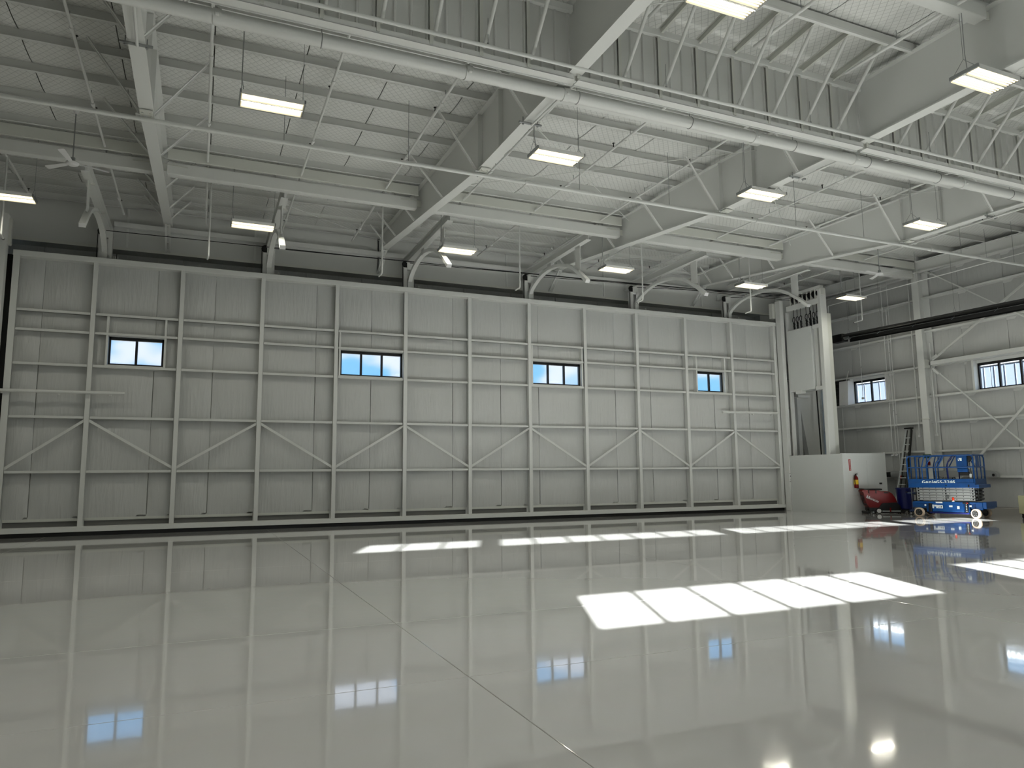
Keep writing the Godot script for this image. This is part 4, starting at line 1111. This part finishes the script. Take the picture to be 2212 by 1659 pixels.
func build_lift():
	# local x along the machine (towards the viewer's right), z towards the viewer
	var o := thing("scissor_lift", "blue electric scissor lift with railed platform parked near the end wall column", "scissor lift", Vector3(30.62, 0, 6.86), deg_to_rad(-73.7))
	var m: MB
	var t: Node
	# chassis
	m = MB.new()
	m.cham(Vector3(0.0, 0.36, 0), Vector3(1.42, 0.36, 0.86), 0.02); m.cham(Vector3(-0.95, 0.43, 0), Vector3(0.5, 0.22, 0.8), 0.02); m.cham(Vector3(0.98, 0.43, 0), Vector3(0.5, 0.22, 0.8), 0.02)
	put("chassis", m, M.blue, o)
	m = MB.new(); m.cham(Vector3(0.02, 0.35, 0.44), Vector3(1.02, 0.3, 0.06), 0.012); put("battery_door", m, M.blue, o)
	m = MB.new(); m.cham(Vector3(0.0, 0.525, 0.43), Vector3(2.24, 0.07, 0.1), 0.012); put("top_step", m, M.blue, o)
	m = MB.new(); m.cham(Vector3(1.2, 0.46, 0), Vector3(0.12, 0.22, 1.04), 0.015); put("end_bumper", m, M.blue, o)
	m = MB.new(); m.cham(Vector3(1.02, 0.42, 0.46), Vector3(0.22, 0.26, 0.05), 0.012, Transform3D(Basis.IDENTITY, Vector3.ZERO)); put("fender_plate", m, M.blue, o)
	m = MB.new(); m.cham(Vector3(-0.57, 0.35, 0.445), Vector3(0.09, 0.32, 0.06), 0.008); put("dark_slot", m, M.black, o)
	m = MB.new(); m.cham(Vector3(0.62, 0.35, 0.447), Vector3(0.09, 0.34, 0.06), 0.008)
	put("connector_strip", m, M.black, o)
	m = MB.new()
	for k in 5: m.cham(Vector3(0.62, 0.24 + 0.055 * k, 0.478), Vector3(0.03, 0.025, 0.01), 0.003)
	put("indicator_dots", m, M.decal, o).set_meta("kind", "stuff")
	m = MB.new(); m.cham(Vector3(0.05, 0.16, 0.40), Vector3(1.3, 0.06, 0.1), 0.01); put("pothole_guard", m, M.navy, o)
	m = MB.new(); m.cham(Vector3(0.0, 0.22, 0), Vector3(2.0, 0.12, 0.7), 0.01); put("underbody", m, M.black, o)
	m = MB.new(); m.cham(Vector3(0.62, 0.52, 0.485), Vector3(0.22, 0.06, 0.02), 0.006); put("switch_plate", m, M.black, o)
	m = MB.new(); m.lathe([[0.0, 0.0], [0.02, 0.0], [0.024, 0.012], [0.0, 0.02]], Transform3D(Basis(Vector3.RIGHT, PI / 2), Vector3(0.66, 0.52, 0.495)), 10); put("stop_button", m, M.sign_red, o)
	for q in [[-0.25, 0.375, 0.22, 0.11], [-0.46, 0.38, 0.05, 0.13], [-0.38, 0.41, 0.08, 0.06], [0.12, 0.40, 0.11, 0.06], [0.36, 0.36, 0.08, 0.10], [0.75, 0.42, 0.07, 0.06], [-0.72, 0.42, 0.06, 0.06]]:
		m = MB.new(); m.ab(Vector3(q[0] - q[2] / 2, q[1] - q[3] / 2, 0.47), Vector3(q[0] + q[2] / 2, q[1] + q[3] / 2, 0.4765)); put("decal", m, M.decal, o)
	m = MB.new(); m.ab(Vector3(-0.36, 0.50, 0.48), Vector3(-0.14, 0.55, 0.4835)); put("decal", m, M.decal, o)
	for k in 3:
		m = MB.new(); m.ab(Vector3(-0.30 + 0.05 * k, 0.345, 0.4765), Vector3(-0.27 + 0.05 * k, 0.37 + 0.012 * k, 0.479)); put("decal_print", m, M.black, o)
	m = MB.new(); m.lathe([[0.0, 0.56], [0.045, 0.56], [0.045, 0.6], [0.0, 0.6]], Transform3D(Basis.IDENTITY, Vector3(0.2, 0, 0.43)), 12); put("beacon_base", m, M.white, o)
	m = MB.new(); m.lathe([[0.0, 0.6], [0.04, 0.6], [0.036, 0.70], [0.02, 0.72], [0.0, 0.722]], Transform3D(Basis.IDENTITY, Vector3(0.2, 0, 0.43)), 12); put("beacon_lens", m, M.orange, o)
	# wheels
	for q in [[-0.92, 0.50, 0.0], [-0.92, -0.50, 0.0], [0.92, 0.50, -0.35], [0.92, -0.50, -0.35]]:
		wheel(o, Vector3(q[0], 0.166, q[1]), 0.166, 0.13, Vector3(sin(q[2]), 0, cos(q[2])) * (1.0 if q[1] > 0 else -1.0), M.tyre, M.hub)
	# scissor arms, folded flat in four layers
	for k in 5:
		for s in [-1.0, 1.0]:
			m = MB.new(); m.cham(Vector3(-0.05, 0.64 + 0.098 * k, s * (0.40 - 0.0)), Vector3(1.9, 0.088, 0.05), 0.01); put("scissor_arm", m, M.alu, o)
		m = MB.new()
		for i in 8: m.lathe([[0.0, 0.0], [0.014, 0.0], [0.014, 0.006], [0.0, 0.006]], Transform3D(Basis(Vector3.RIGHT, PI / 2), Vector3(-0.78 + 0.22 * i, 0.645 + 0.098 * k, 0.425)), 8)
		for xx in [-0.93, -0.02, 0.84]: m.lathe([[0.0, 0.0], [0.026, 0.0], [0.026, 0.012], [0.0, 0.012]], Transform3D(Basis(Vector3.RIGHT, PI / 2), Vector3(xx, 0.645 + 0.098 * k, 0.425)), 10)
		put("pins", m, M.black, o).set_meta("kind", "stuff")
	m = MB.new(); m.cham(Vector3(0.02, 0.72, 0.435), Vector3(0.10, 0.12, 0.02), 0.005); put("pivot_plate", m, M.grey2, o)
	m = MB.new(); m.ab(Vector3(-0.9, 0.58, -0.36), Vector3(0.85, 1.04, 0.36)); put("stack_core", m, M.grey2, o)
	for k in 4:
		m = MB.new(); m.cham(Vector3(0.92, 0.66 + 0.12 * k, 0.0), Vector3(0.06, 0.06, 0.7), 0.01); m.tube([Vector3(0.94, 0.62 + 0.12 * k, 0.22), Vector3(0.97, 0.68 + 0.12 * k, 0.25), Vector3(0.94, 0.74 + 0.12 * k, 0.22)], 0.014, 6); put("cross_tube", m, M.grey2, o)
	# platform
	m = MB.new(); m.ab(Vector3(-1.2, 1.10, -0.54), Vector3(0.98, 1.16, 0.54)); put("deck", m, M.navy2, o)
	for s in [-1.0, 1.0]:
		m = MB.new(); m.cham(Vector3(-0.11, 1.14, s * 0.56), Vector3(2.18, 0.17, 0.04), 0.01); put("lower_skirt", m, M.blue, o)
		m = MB.new(); m.cham(Vector3(-0.13, 1.29, s * 0.55), Vector3(2.14, 0.15, 0.03), 0.008); put("toe_board", m, M.blue, o)
	for s in [-1.21, 0.97]:
		m = MB.new(); m.cham(Vector3(s, 1.2, 0), Vector3(0.04, 0.32, 1.1), 0.01); put("end_board", m, M.blue, o)
	m = MB.new(); m.cham(Vector3(1.03, 1.11, 0), Vector3(0.14, 0.12, 1.14), 0.01); put("extension_lip", m, M.blue, o)
	text("lettering", "Genie", 0.125, M.print, o, Transform3D(Basis.IDENTITY, Vector3(-0.50, 1.245, 0.568)), 0.006)
	text("lettering", "GS-3246", 0.118, M.print, o, Transform3D(Basis.IDENTITY, Vector3(0.05, 1.25, 0.568)), 0.006)
	for q in [[0.06, 1.135], [0.78, 1.12]]:
		m = MB.new(); m.cham(Vector3(q[0], q[1], 0.578), Vector3(0.045, 0.045 if q[0] < 0.5 else 0.09, 0.008), 0.003); put("skirt_slot", m, M.black, o)
	var R := 0.021
	for s in [-1.0, 1.0]:
		var z: float = s * 0.53
		m = MB.new(); m.tube([Vector3(-1.22, 1.36, z), Vector3(-1.22, 2.10, z), Vector3(-1.19, 2.17, z), Vector3(-1.12, 2.2, z), Vector3(0.86, 2.2, z), Vector3(0.93, 2.17, z), Vector3(0.96, 2.1, z), Vector3(0.96, 1.3, z)], R + 0.004, 10); put("top_rail", m, M.blue, o)
		m = MB.new(); m.tube([Vector3(-1.22, 1.78, z), Vector3(0.96, 1.78, z)], R, 8); put("mid_rail", m, M.blue, o)
		for q in [[-0.92, -0.92], [-0.62, -0.72], [-0.52, -0.56]]:
			m = MB.new(); m.tube([Vector3(q[1], 1.3, z), Vector3(q[1], 1.8, z), Vector3(q[0], 2.19, z)], R, 8); put("rail_post", m, M.blue, o)
		m = MB.new(); m.tube([Vector3(-0.60, 1.8, z), Vector3(-0.38, 2.19, z)], R, 8); put("rail_brace", m, M.blue, o)
		m = MB.new(); m.tube([Vector3(-0.25, 1.3, z), Vector3(-0.27, 1.8, z), Vector3(-0.22, 1.95, z), Vector3(-0.1, 2.08, z), Vector3(-0.05, 2.19, z)], R, 8); put("rail_post", m, M.blue, o)
		m = MB.new(); m.tube([Vector3(-0.18, 1.8, z), Vector3(0.04, 2.19, z)], R, 8); put("rail_brace", m, M.blue, o)
		m = MB.new(); m.tube([Vector3(0.14, 1.3, z), Vector3(0.13, 1.8, z), Vector3(0.17, 1.98, z), Vector3(0.27, 2.12, z), Vector3(0.36, 2.19, z)], R, 8); put("rail_post", m, M.navy, o)
		m = MB.new(); m.tube([Vector3(0.46, 2.19, z), Vector3(0.66, 1.8, z)], R, 8); put("rail_brace", m, M.blue, o)
	for x in [-1.22, 0.96]:
		for y in [2.2, 1.78]:
			m = MB.new(); m.tube([Vector3(x, y, -0.53), Vector3(x, y, 0.53)], R, 8); put("end_rail", m, M.blue, o)
		for z in [-0.18, 0.22]:
			m = MB.new(); m.tube([Vector3(x, 1.34, z), Vector3(x, 2.2, z)], R, 8); put("end_post", m, M.blue, o)
	m = MB.new(); m.cham(Vector3(0.965, 1.99, 0.12), Vector3(0.02, 0.4, 0.28), 0.006); put("end_plate", m, M.blue, o)
	m = MB.new(); m.cham(Vector3(0.60, 1.96, 0.47), Vector3(0.34, 0.48, 0.14), 0.012); m.cham(Vector3(0.62, 1.66, 0.47), Vector3(0.33, 0.12, 0.16), 0.012); put("control_box", m, M.blue, o)
	m = MB.new(); m.cham(Vector3(0.65, 1.54, 0.45), Vector3(0.28, 0.12, 0.16), 0.012); put("black_tray", m, M.black, o)
	m = MB.new(); m.prism(PackedVector2Array([Vector2(0.78, 2.2), Vector2(0.93, 2.2), Vector2(0.90, 2.06), Vector2(0.84, 2.0), Vector2(0.80, 1.94)]), 0.12, Transform3D(Basis.IDENTITY, Vector3(0, 0, 0.42))); put("control_head", m, M.black, o)
	m = MB.new(); m.ab(Vector3(0.50, 1.99, 0.541), Vector3(0.62, 2.1, 0.546)); put("sticker", m, M.print, o)
	m = MB.new(); m.tube([Vector3(0.82, 1.95, 0.45), Vector3(0.84, 1.7, 0.45), Vector3(0.86, 1.5, 0.44), Vector3(0.9, 1.3, 0.4)], 0.012, 6); put("control_cable", m, M.black, o)
	m = MB.new(); m.cham(Vector3(0.83, 1.47, 0.45), Vector3(0.07, 0.14, 0.02), 0.004); put("white_tag", m, M.print, o)
	m = MB.new(); m.tube([Vector3(0.18, 1.2, 0.3), Vector3(0.2, 1.4, 0.32), Vector3(0.28, 1.42, 0.34), Vector3(0.32, 1.3, 0.36)], 0.014, 6); m.tube([Vector3(-0.18, 1.3, 0.3), Vector3(-0.1, 1.42, 0.3), Vector3(-0.24, 1.44, 0.32)], 0.012, 6); put("loose_cables", m, M.black, o)
	# ladder at the rear end
	for s in [-0.2, 0.2]:
		m = MB.new(); m.tube([Vector3(-1.26, 0.25, s), Vector3(-1.27, 1.1, s)], 0.018, 8); put("ladder_rail", m, M.grey2, o)
	for k in 4:
		m = MB.new(); m.tube([Vector3(-1.265, 0.34 + 0.22 * k, -0.2), Vector3(-1.265, 0.34 + 0.22 * k, 0.2)], 0.014, 8); put("ladder_rung", m, M.grey2, o)

func build_scrubber():
	var o := thing("floor_scrubber", "dark red walk-behind floor scrubber in front of the white partition", "floor scrubber", Vector3(30.52, 0, 3.86), deg_to_rad(-34.0))
	var m: MB
	# outline in side view, x to the machine's front (viewer's right)
	var body := PackedVector2Array([Vector2(-0.42, 0.22), Vector2(-0.10, 0.22), Vector2(0.02, 0.40), Vector2(0.5, 0.42), Vector2(0.60, 0.42), Vector2(0.55, 0.60), Vector2(0.44, 0.78), Vector2(0.30, 0.87), Vector2(0.05, 0.87), Vector2(-0.05, 0.91), Vector2(-0.5, 0.92), Vector2(-0.62, 0.95), Vector2(-0.67, 0.88), Vector2(-0.62, 0.84), Vector2(-0.58, 0.6), Vector2(-0.52, 0.38)])
	m = MB.new(); m.prism(body, 0.56); put("red_tank", m, M.red, o)
	m = MB.new(); m.prism(PackedVector2Array([Vector2(-0.44, 0.12), Vector2(0.72, 0.12), Vector2(0.70, 0.3), Vector2(0.58, 0.44), Vector2(0.06, 0.42), Vector2(-0.08, 0.24), Vector2(-0.44, 0.24)]), 0.6); put("black_base", m, M.black, o)
	m = MB.new(); m.prism(PackedVector2Array([Vector2(0.0, 0.03), Vector2(0.78, 0.03), Vector2(0.80, 0.10), Vector2(0.74, 0.16), Vector2(0.0, 0.14)]), 0.74); put("brush_deck", m, M.black, o)
	m = MB.new(); m.cham(Vector3(0.34, 0.11, 0.375), Vector3(0.66, 0.03, 0.02), 0.005); put("deck_trim", m, M.decal, o)
	m = MB.new(); m.cham(Vector3(0.30, 0.16, 0.385), Vector3(0.05, 0.16, 0.02), 0.004); put("red_pedal", m, M.red, o)
	m = MB.new(); m.cham(Vector3(-0.12, 0.95, 0), Vector3(0.46, 0.06, 0.4), 0.02); put("tank_lid", m, M.black, o)
	m = MB.new(); m.cham(Vector3(0.22, 0.82, 0.282), Vector3(0.17, 0.05, 0.01), 0.003); put("grip_recess", m, M.black, o)
	for x in [-0.42, -0.16]:
		m = MB.new(); m.cham(Vector3(x, 0.87, 0.285), Vector3(0.04, 0.14, 0.02), 0.005); put("latch_strap", m, M.black, o)
	m = MB.new(); m.tube([Vector3(-0.45, 0.96, -0.22), Vector3(-0.72, 0.97, -0.22), Vector3(-0.72, 0.97, 0.22), Vector3(-0.45, 0.96, 0.22)], 0.018, 8); put("handlebar", m, M.black, o)
	m = MB.new(); m.tube([Vector3(-0.72, 0.70, 0.2), Vector3(-0.64, 0.69, 0.2), Vector3(-0.63, 0.6, 0.2), Vector3(-0.64, 0.45, 0.2), Vector3(-0.6, 0.38, 0.2), Vector3(-0.5, 0.36, 0.2)], 0.025, 8); put("suction_hose", m, M.black, o)
	m = MB.new(); m.tube([Vector3(-0.36, 0.24, 0.1), Vector3(-0.52, 0.1, 0.1)], 0.02, 8); m.cham(Vector3(-0.52, 0.05, 0), Vector3(0.1, 0.1, 0.7), 0.02); put("squeegee", m, M.black, o)
	for s in [-1.0, 1.0]:
		wheel(o, Vector3(-0.1, 0.115, s * 0.30), 0.115, 0.06, Vector3(0, 0, s), M.rubber, M.white)
		wheel(o, Vector3(-0.3, 0.06, s * 0.26), 0.06, 0.04, Vector3(0, 0, s), M.rubber, M.zinc, "caster")
	text("lettering", "M", 0.115, M.decal, o, Transform3D(Basis(Vector3.BACK, -0.45), Vector3(-0.46, 0.65, 0.282)))
	text("lettering", "AGNUM", 0.075, M.decal, o, Transform3D(Basis(Vector3.BACK, -0.45), Vector3(-0.26, 0.54, 0.282)))
	m = MB.new(); m.ab(Vector3(0.26, 0.47, 0.28), Vector3(0.46, 0.505, 0.2825)); put("small_print", m, M.red, o)

func build_corner_things():
	var m: MB
	var o := thing("blue_drum", "dark blue plastic drum on a caster dolly beside the scrubber", "drum", Vector3(31.42, 0, 4.35))
	m = MB.new(); m.lathe([[0.0, 0.16], [0.27, 0.16], [0.29, 0.2], [0.315, 0.9], [0.32, 0.96], [0.34, 0.97], [0.34, 1.0], [0.31, 1.0], [0.30, 0.9], [0.0, 0.88]], Transform3D(), 28); put("drum_body", m, M.navy, o)
	m = MB.new(); m.lathe([[0.0, 0.10], [0.3, 0.10], [0.3, 0.155], [0.0, 0.155]], Transform3D(), 24); put("dolly_disc", m, M.black, o)
	for k in 4: wheel(o, Vector3(cos(TAU * k / 4 + 0.5) * 0.22, 0.05, sin(TAU * k / 4 + 0.5) * 0.22), 0.05, 0.03, Vector3(1, 0, 0.3), M.rubber, M.zinc, "caster")
	o = thing("trolley", "dark blue steel trolley frame between the drum and the scissor lift", "trolley", Vector3(30.9, 0, 5.25), deg_to_rad(-60))
	m = MB.new(); m.cham(Vector3(0.0, 0.82, 0), Vector3(0.56, 0.07, 0.3), 0.015); put("top_tray", m, M.navy2, o)
	m = MB.new(); m.cham(Vector3(0.16, 0.48, 0), Vector3(0.12, 0.66, 0.2), 0.015); put("mast", m, M.navy2, o)
	m = MB.new(); m.cham(Vector3(0.05, 0.16, 0), Vector3(0.6, 0.08, 0.4), 0.015); put("foot_frame", m, M.navy2, o)
	m = MB.new(); m.tube([Vector3(-0.27, 0.84, -0.12), Vector3(-0.34, 0.86, -0.12), Vector3(-0.34, 0.86, 0.12), Vector3(-0.27, 0.84, 0.12)], 0.015, 8); put("handle", m, M.black, o)
	for q in [[-0.2, 0.15], [-0.2, -0.15], [0.3, 0.15], [0.3, -0.15]]: wheel(o, Vector3(q[0], 0.06, q[1]), 0.06, 0.04, Vector3(0, 0, 1), M.rubber, M.zinc, "caster")
	# ladder leaning against the wall
	o = thing("stepladder", "tall folded stepladder leaning on the end wall behind the blue drum", "ladder", Vector3(32.3, 0, 3.3))
	var top := Vector3(0.72, 3.42, 0.2)
	for s in [-1.0, 1.0]:
		m = MB.new(); m.bar(Vector3(0, 0, s * 0.2), top + Vector3(0, 0, s * 0.12), 0.07, 0.03); put("front_rail", m, M.decal if s < 0 else M.fibre, o)
		m = MB.new(); m.bar(Vector3(0.18, 0, s * 0.18), top + Vector3(0.05, -0.05, s * 0.11), 0.04, 0.03); put("rear_rail", m, M.fibre, o)
	for k in 11:
		var f := 0.08 + 0.081 * k
		var c := top * f
		m = MB.new(); m.cham(c, Vector3(0.09, 0.035, 0.40 - 0.16 * f), 0.006); put("step", m, M.decal, o)
	m = MB.new(); m.cham(top + Vector3(0.0, 0.03, 0), Vector3(0.2, 0.06, 0.32), 0.015); put("top_cap", m, M.black, o)
	# fire extinguisher and signs
	o = thing("fire_extinguisher", "red fire extinguisher hung on the white partition", "fire extinguisher", Vector3(29.97, 1.0, 3.33))
	m = MB.new(); m.lathe([[0.0, 0.0], [0.075, 0.0], [0.085, 0.02], [0.085, 0.40], [0.06, 0.46], [0.03, 0.485], [0.03, 0.5], [0.0, 0.5]], Transform3D(), 18); put("cylinder", m, M.red, o)
	m = MB.new(); m.cham(Vector3(0, 0.53, 0), Vector3(0.05, 0.06, 0.05), 0.008); m.bar(Vector3(-0.02, 0.56, 0), Vector3(0.12, 0.60, 0), 0.025, 0.012); m.bar(Vector3(-0.02, 0.55, 0), Vector3(0.12, 0.54, 0), 0.025, 0.012); put("valve_handle", m, M.black, o)
	m = MB.new(); m.tube([Vector3(-0.03, 0.52, 0), Vector3(-0.1, 0.5, 0.02), Vector3(-0.11, 0.35, 0.03), Vector3(-0.095, 0.15, 0.03)], 0.014, 8); put("hose", m, M.black, o)
	m = MB.new(); m.lathe([[0.0855, 0.15], [0.0865, 0.15], [0.0865, 0.33], [0.0855, 0.33]], Transform3D(), 18); put("label_band", m, M.yellow, o)
	o = thing("extinguisher_sign", "narrow vertical red sign with white lettering high on the partition", "sign", Vector3(29.82, 1.93, 3.205))
	m = MB.new(); m.cham(Vector3.ZERO, Vector3(0.11, 0.46, 0.006), 0.002); put("plate", m, M.sign_red, o)
	text("lettering", "FIRE EXTINGUISHER", 0.052, M.print, o, Transform3D(Basis(Vector3.BACK, -PI / 2), Vector3(0.0, 0.0, 0.004)), 0.002).scale = Vector3(0.62, 1, 1)
	o = thing("warning_sign", "small white notice with a dark emblem on the door's right jamb", "sign", Vector3(29.47, 1.42, 0.352))
	m = MB.new(); m.cham(Vector3.ZERO, Vector3(0.2, 0.36, 0.004), 0.001); put("plate", m, M.white, o)
	m = MB.new(); m.prism(PackedVector2Array([Vector2(0, 0.14), Vector2(0.06, 0.07), Vector2(0, 0.0), Vector2(-0.06, 0.07)]), 0.003, Transform3D(Basis.IDENTITY, Vector3(0, 0, 0.003))); put("emblem", m, M.black, o)
	for k in 3:
		m = MB.new(); m.ab(Vector3(-0.07, -0.06 - 0.04 * k, 0.002), Vector3(0.07, -0.045 - 0.04 * k, 0.0035)); put("print_line", m, M.grey, o)
	m = MB.new(); m.ab(Vector3(-0.1, 0.165, 0.0), Vector3(0.1, 0.18, 0.0032)); m.ab(Vector3(-0.1, -0.18, 0.0), Vector3(0.1, -0.165, 0.0032)); put("border", m, M.grey2, o)
	# beige cart at the right edge
	o = thing("tool_cart", "beige box cart on black casters at the right edge", "cart", Vector3(31.95, 0, 9.25))
	m = MB.new(); m.cham(Vector3(0, 0.47, 0), Vector3(0.8, 0.62, 1.3), 0.015); put("cabinet", m, M.beige, o)
	m = MB.new(); m.lathe([[0.0, -0.3], [0.16, -0.28], [0.2, -0.2], [0.2, 0.2], [0.16, 0.28], [0.0, 0.3]], Transform3D(Basis(Vector3.RIGHT, PI / 2), Vector3(0.05, 0.9, 0.1)), 20); put("brown_tank", m, M.brown, o)
	m = MB.new(); m.tube([Vector3(-0.15, 0.78, -0.3), Vector3(-0.25, 0.85, -0.4), Vector3(-0.2, 0.98, -0.38), Vector3(-0.05, 1.03, -0.25)], 0.02, 8); put("handle", m, M.black, o)
	for q in [[-0.32, -0.55], [0.32, -0.55], [-0.32, 0.55], [0.32, 0.55]]:
		wheel(o, Vector3(q[0], 0.065, q[1]), 0.065, 0.04, Vector3(1, 0, 0.4), M.rubber, M.black, "caster")
		m = MB.new(); m.cham(Vector3(q[0], 0.14, q[1]), Vector3(0.08, 0.05, 0.08), 0.01); put("caster_fork", m, M.black, o)

func build_outside():
	var m := MB.new()
	m.ab(Vector3(-90, -0.5, -120), Vector3(120, -0.12, -1.92)); m.ab(Vector3(33.7, -0.5, -1.92), Vector3(120, -0.12, 90)); m.ab(Vector3(-90, -0.5, -1.92), Vector3(-3.65, -0.12, 90)); m.ab(Vector3(-3.65, -0.5, 27.75), Vector3(33.7, -0.12, 90))
	tag(put("ground", m, M.outside), "pale paved ground outside the hangar", "ground", "", "structure")
	var o := thing("neighbouring_building", "pale ribbed metal building seen through the end wall windows", "building", Vector3(41.0, 0, 6.0))
	m = MB.new(); m.ab(Vector3(0.06, -0.12, -22), Vector3(12, 6.9, 22)); put("body", m, M.metal_wall, o)
	for k in 22:
		m = MB.new(); m.pillow(Vector3(0.0, -0.1, -22 + 2.0 * k + 0.01), Vector3(0, 0, 1.96), Vector3(0, 6.85, 0), Vector3.LEFT, 0.008, 8, 1, false, 0.05, 0.0)
		for r in 4: m.bar(Vector3(-0.02, -0.1, -22 + 2.0 * k + 0.5 * r + 0.2), Vector3(-0.012, 6.7, -22 + 2.0 * k + 0.5 * r + 0.2), 0.05, 0.008, Vector3.BACK)
		put("wall_panel", m, M.metal_wall, o)
	m = MB.new(); m.ab(Vector3(-0.07, 6.76, -22), Vector3(12, 6.81, 22)); put("eave_trim", m, M.grey, o)
	m = MB.new()
	for k in 176: m.cham(Vector3(5.95, 6.92, -21.9 + 0.25 * k), Vector3(12.1, 0.19, 0.12), 0.01)
	put("roof_ribs", m, M.white, o).set_meta("kind", "stuff")
	m = MB.new(); m.ab(Vector3(0.02, 6.81, -22), Vector3(12, 6.87, 22)); put("roof_sheet", m, M.grey2, o)
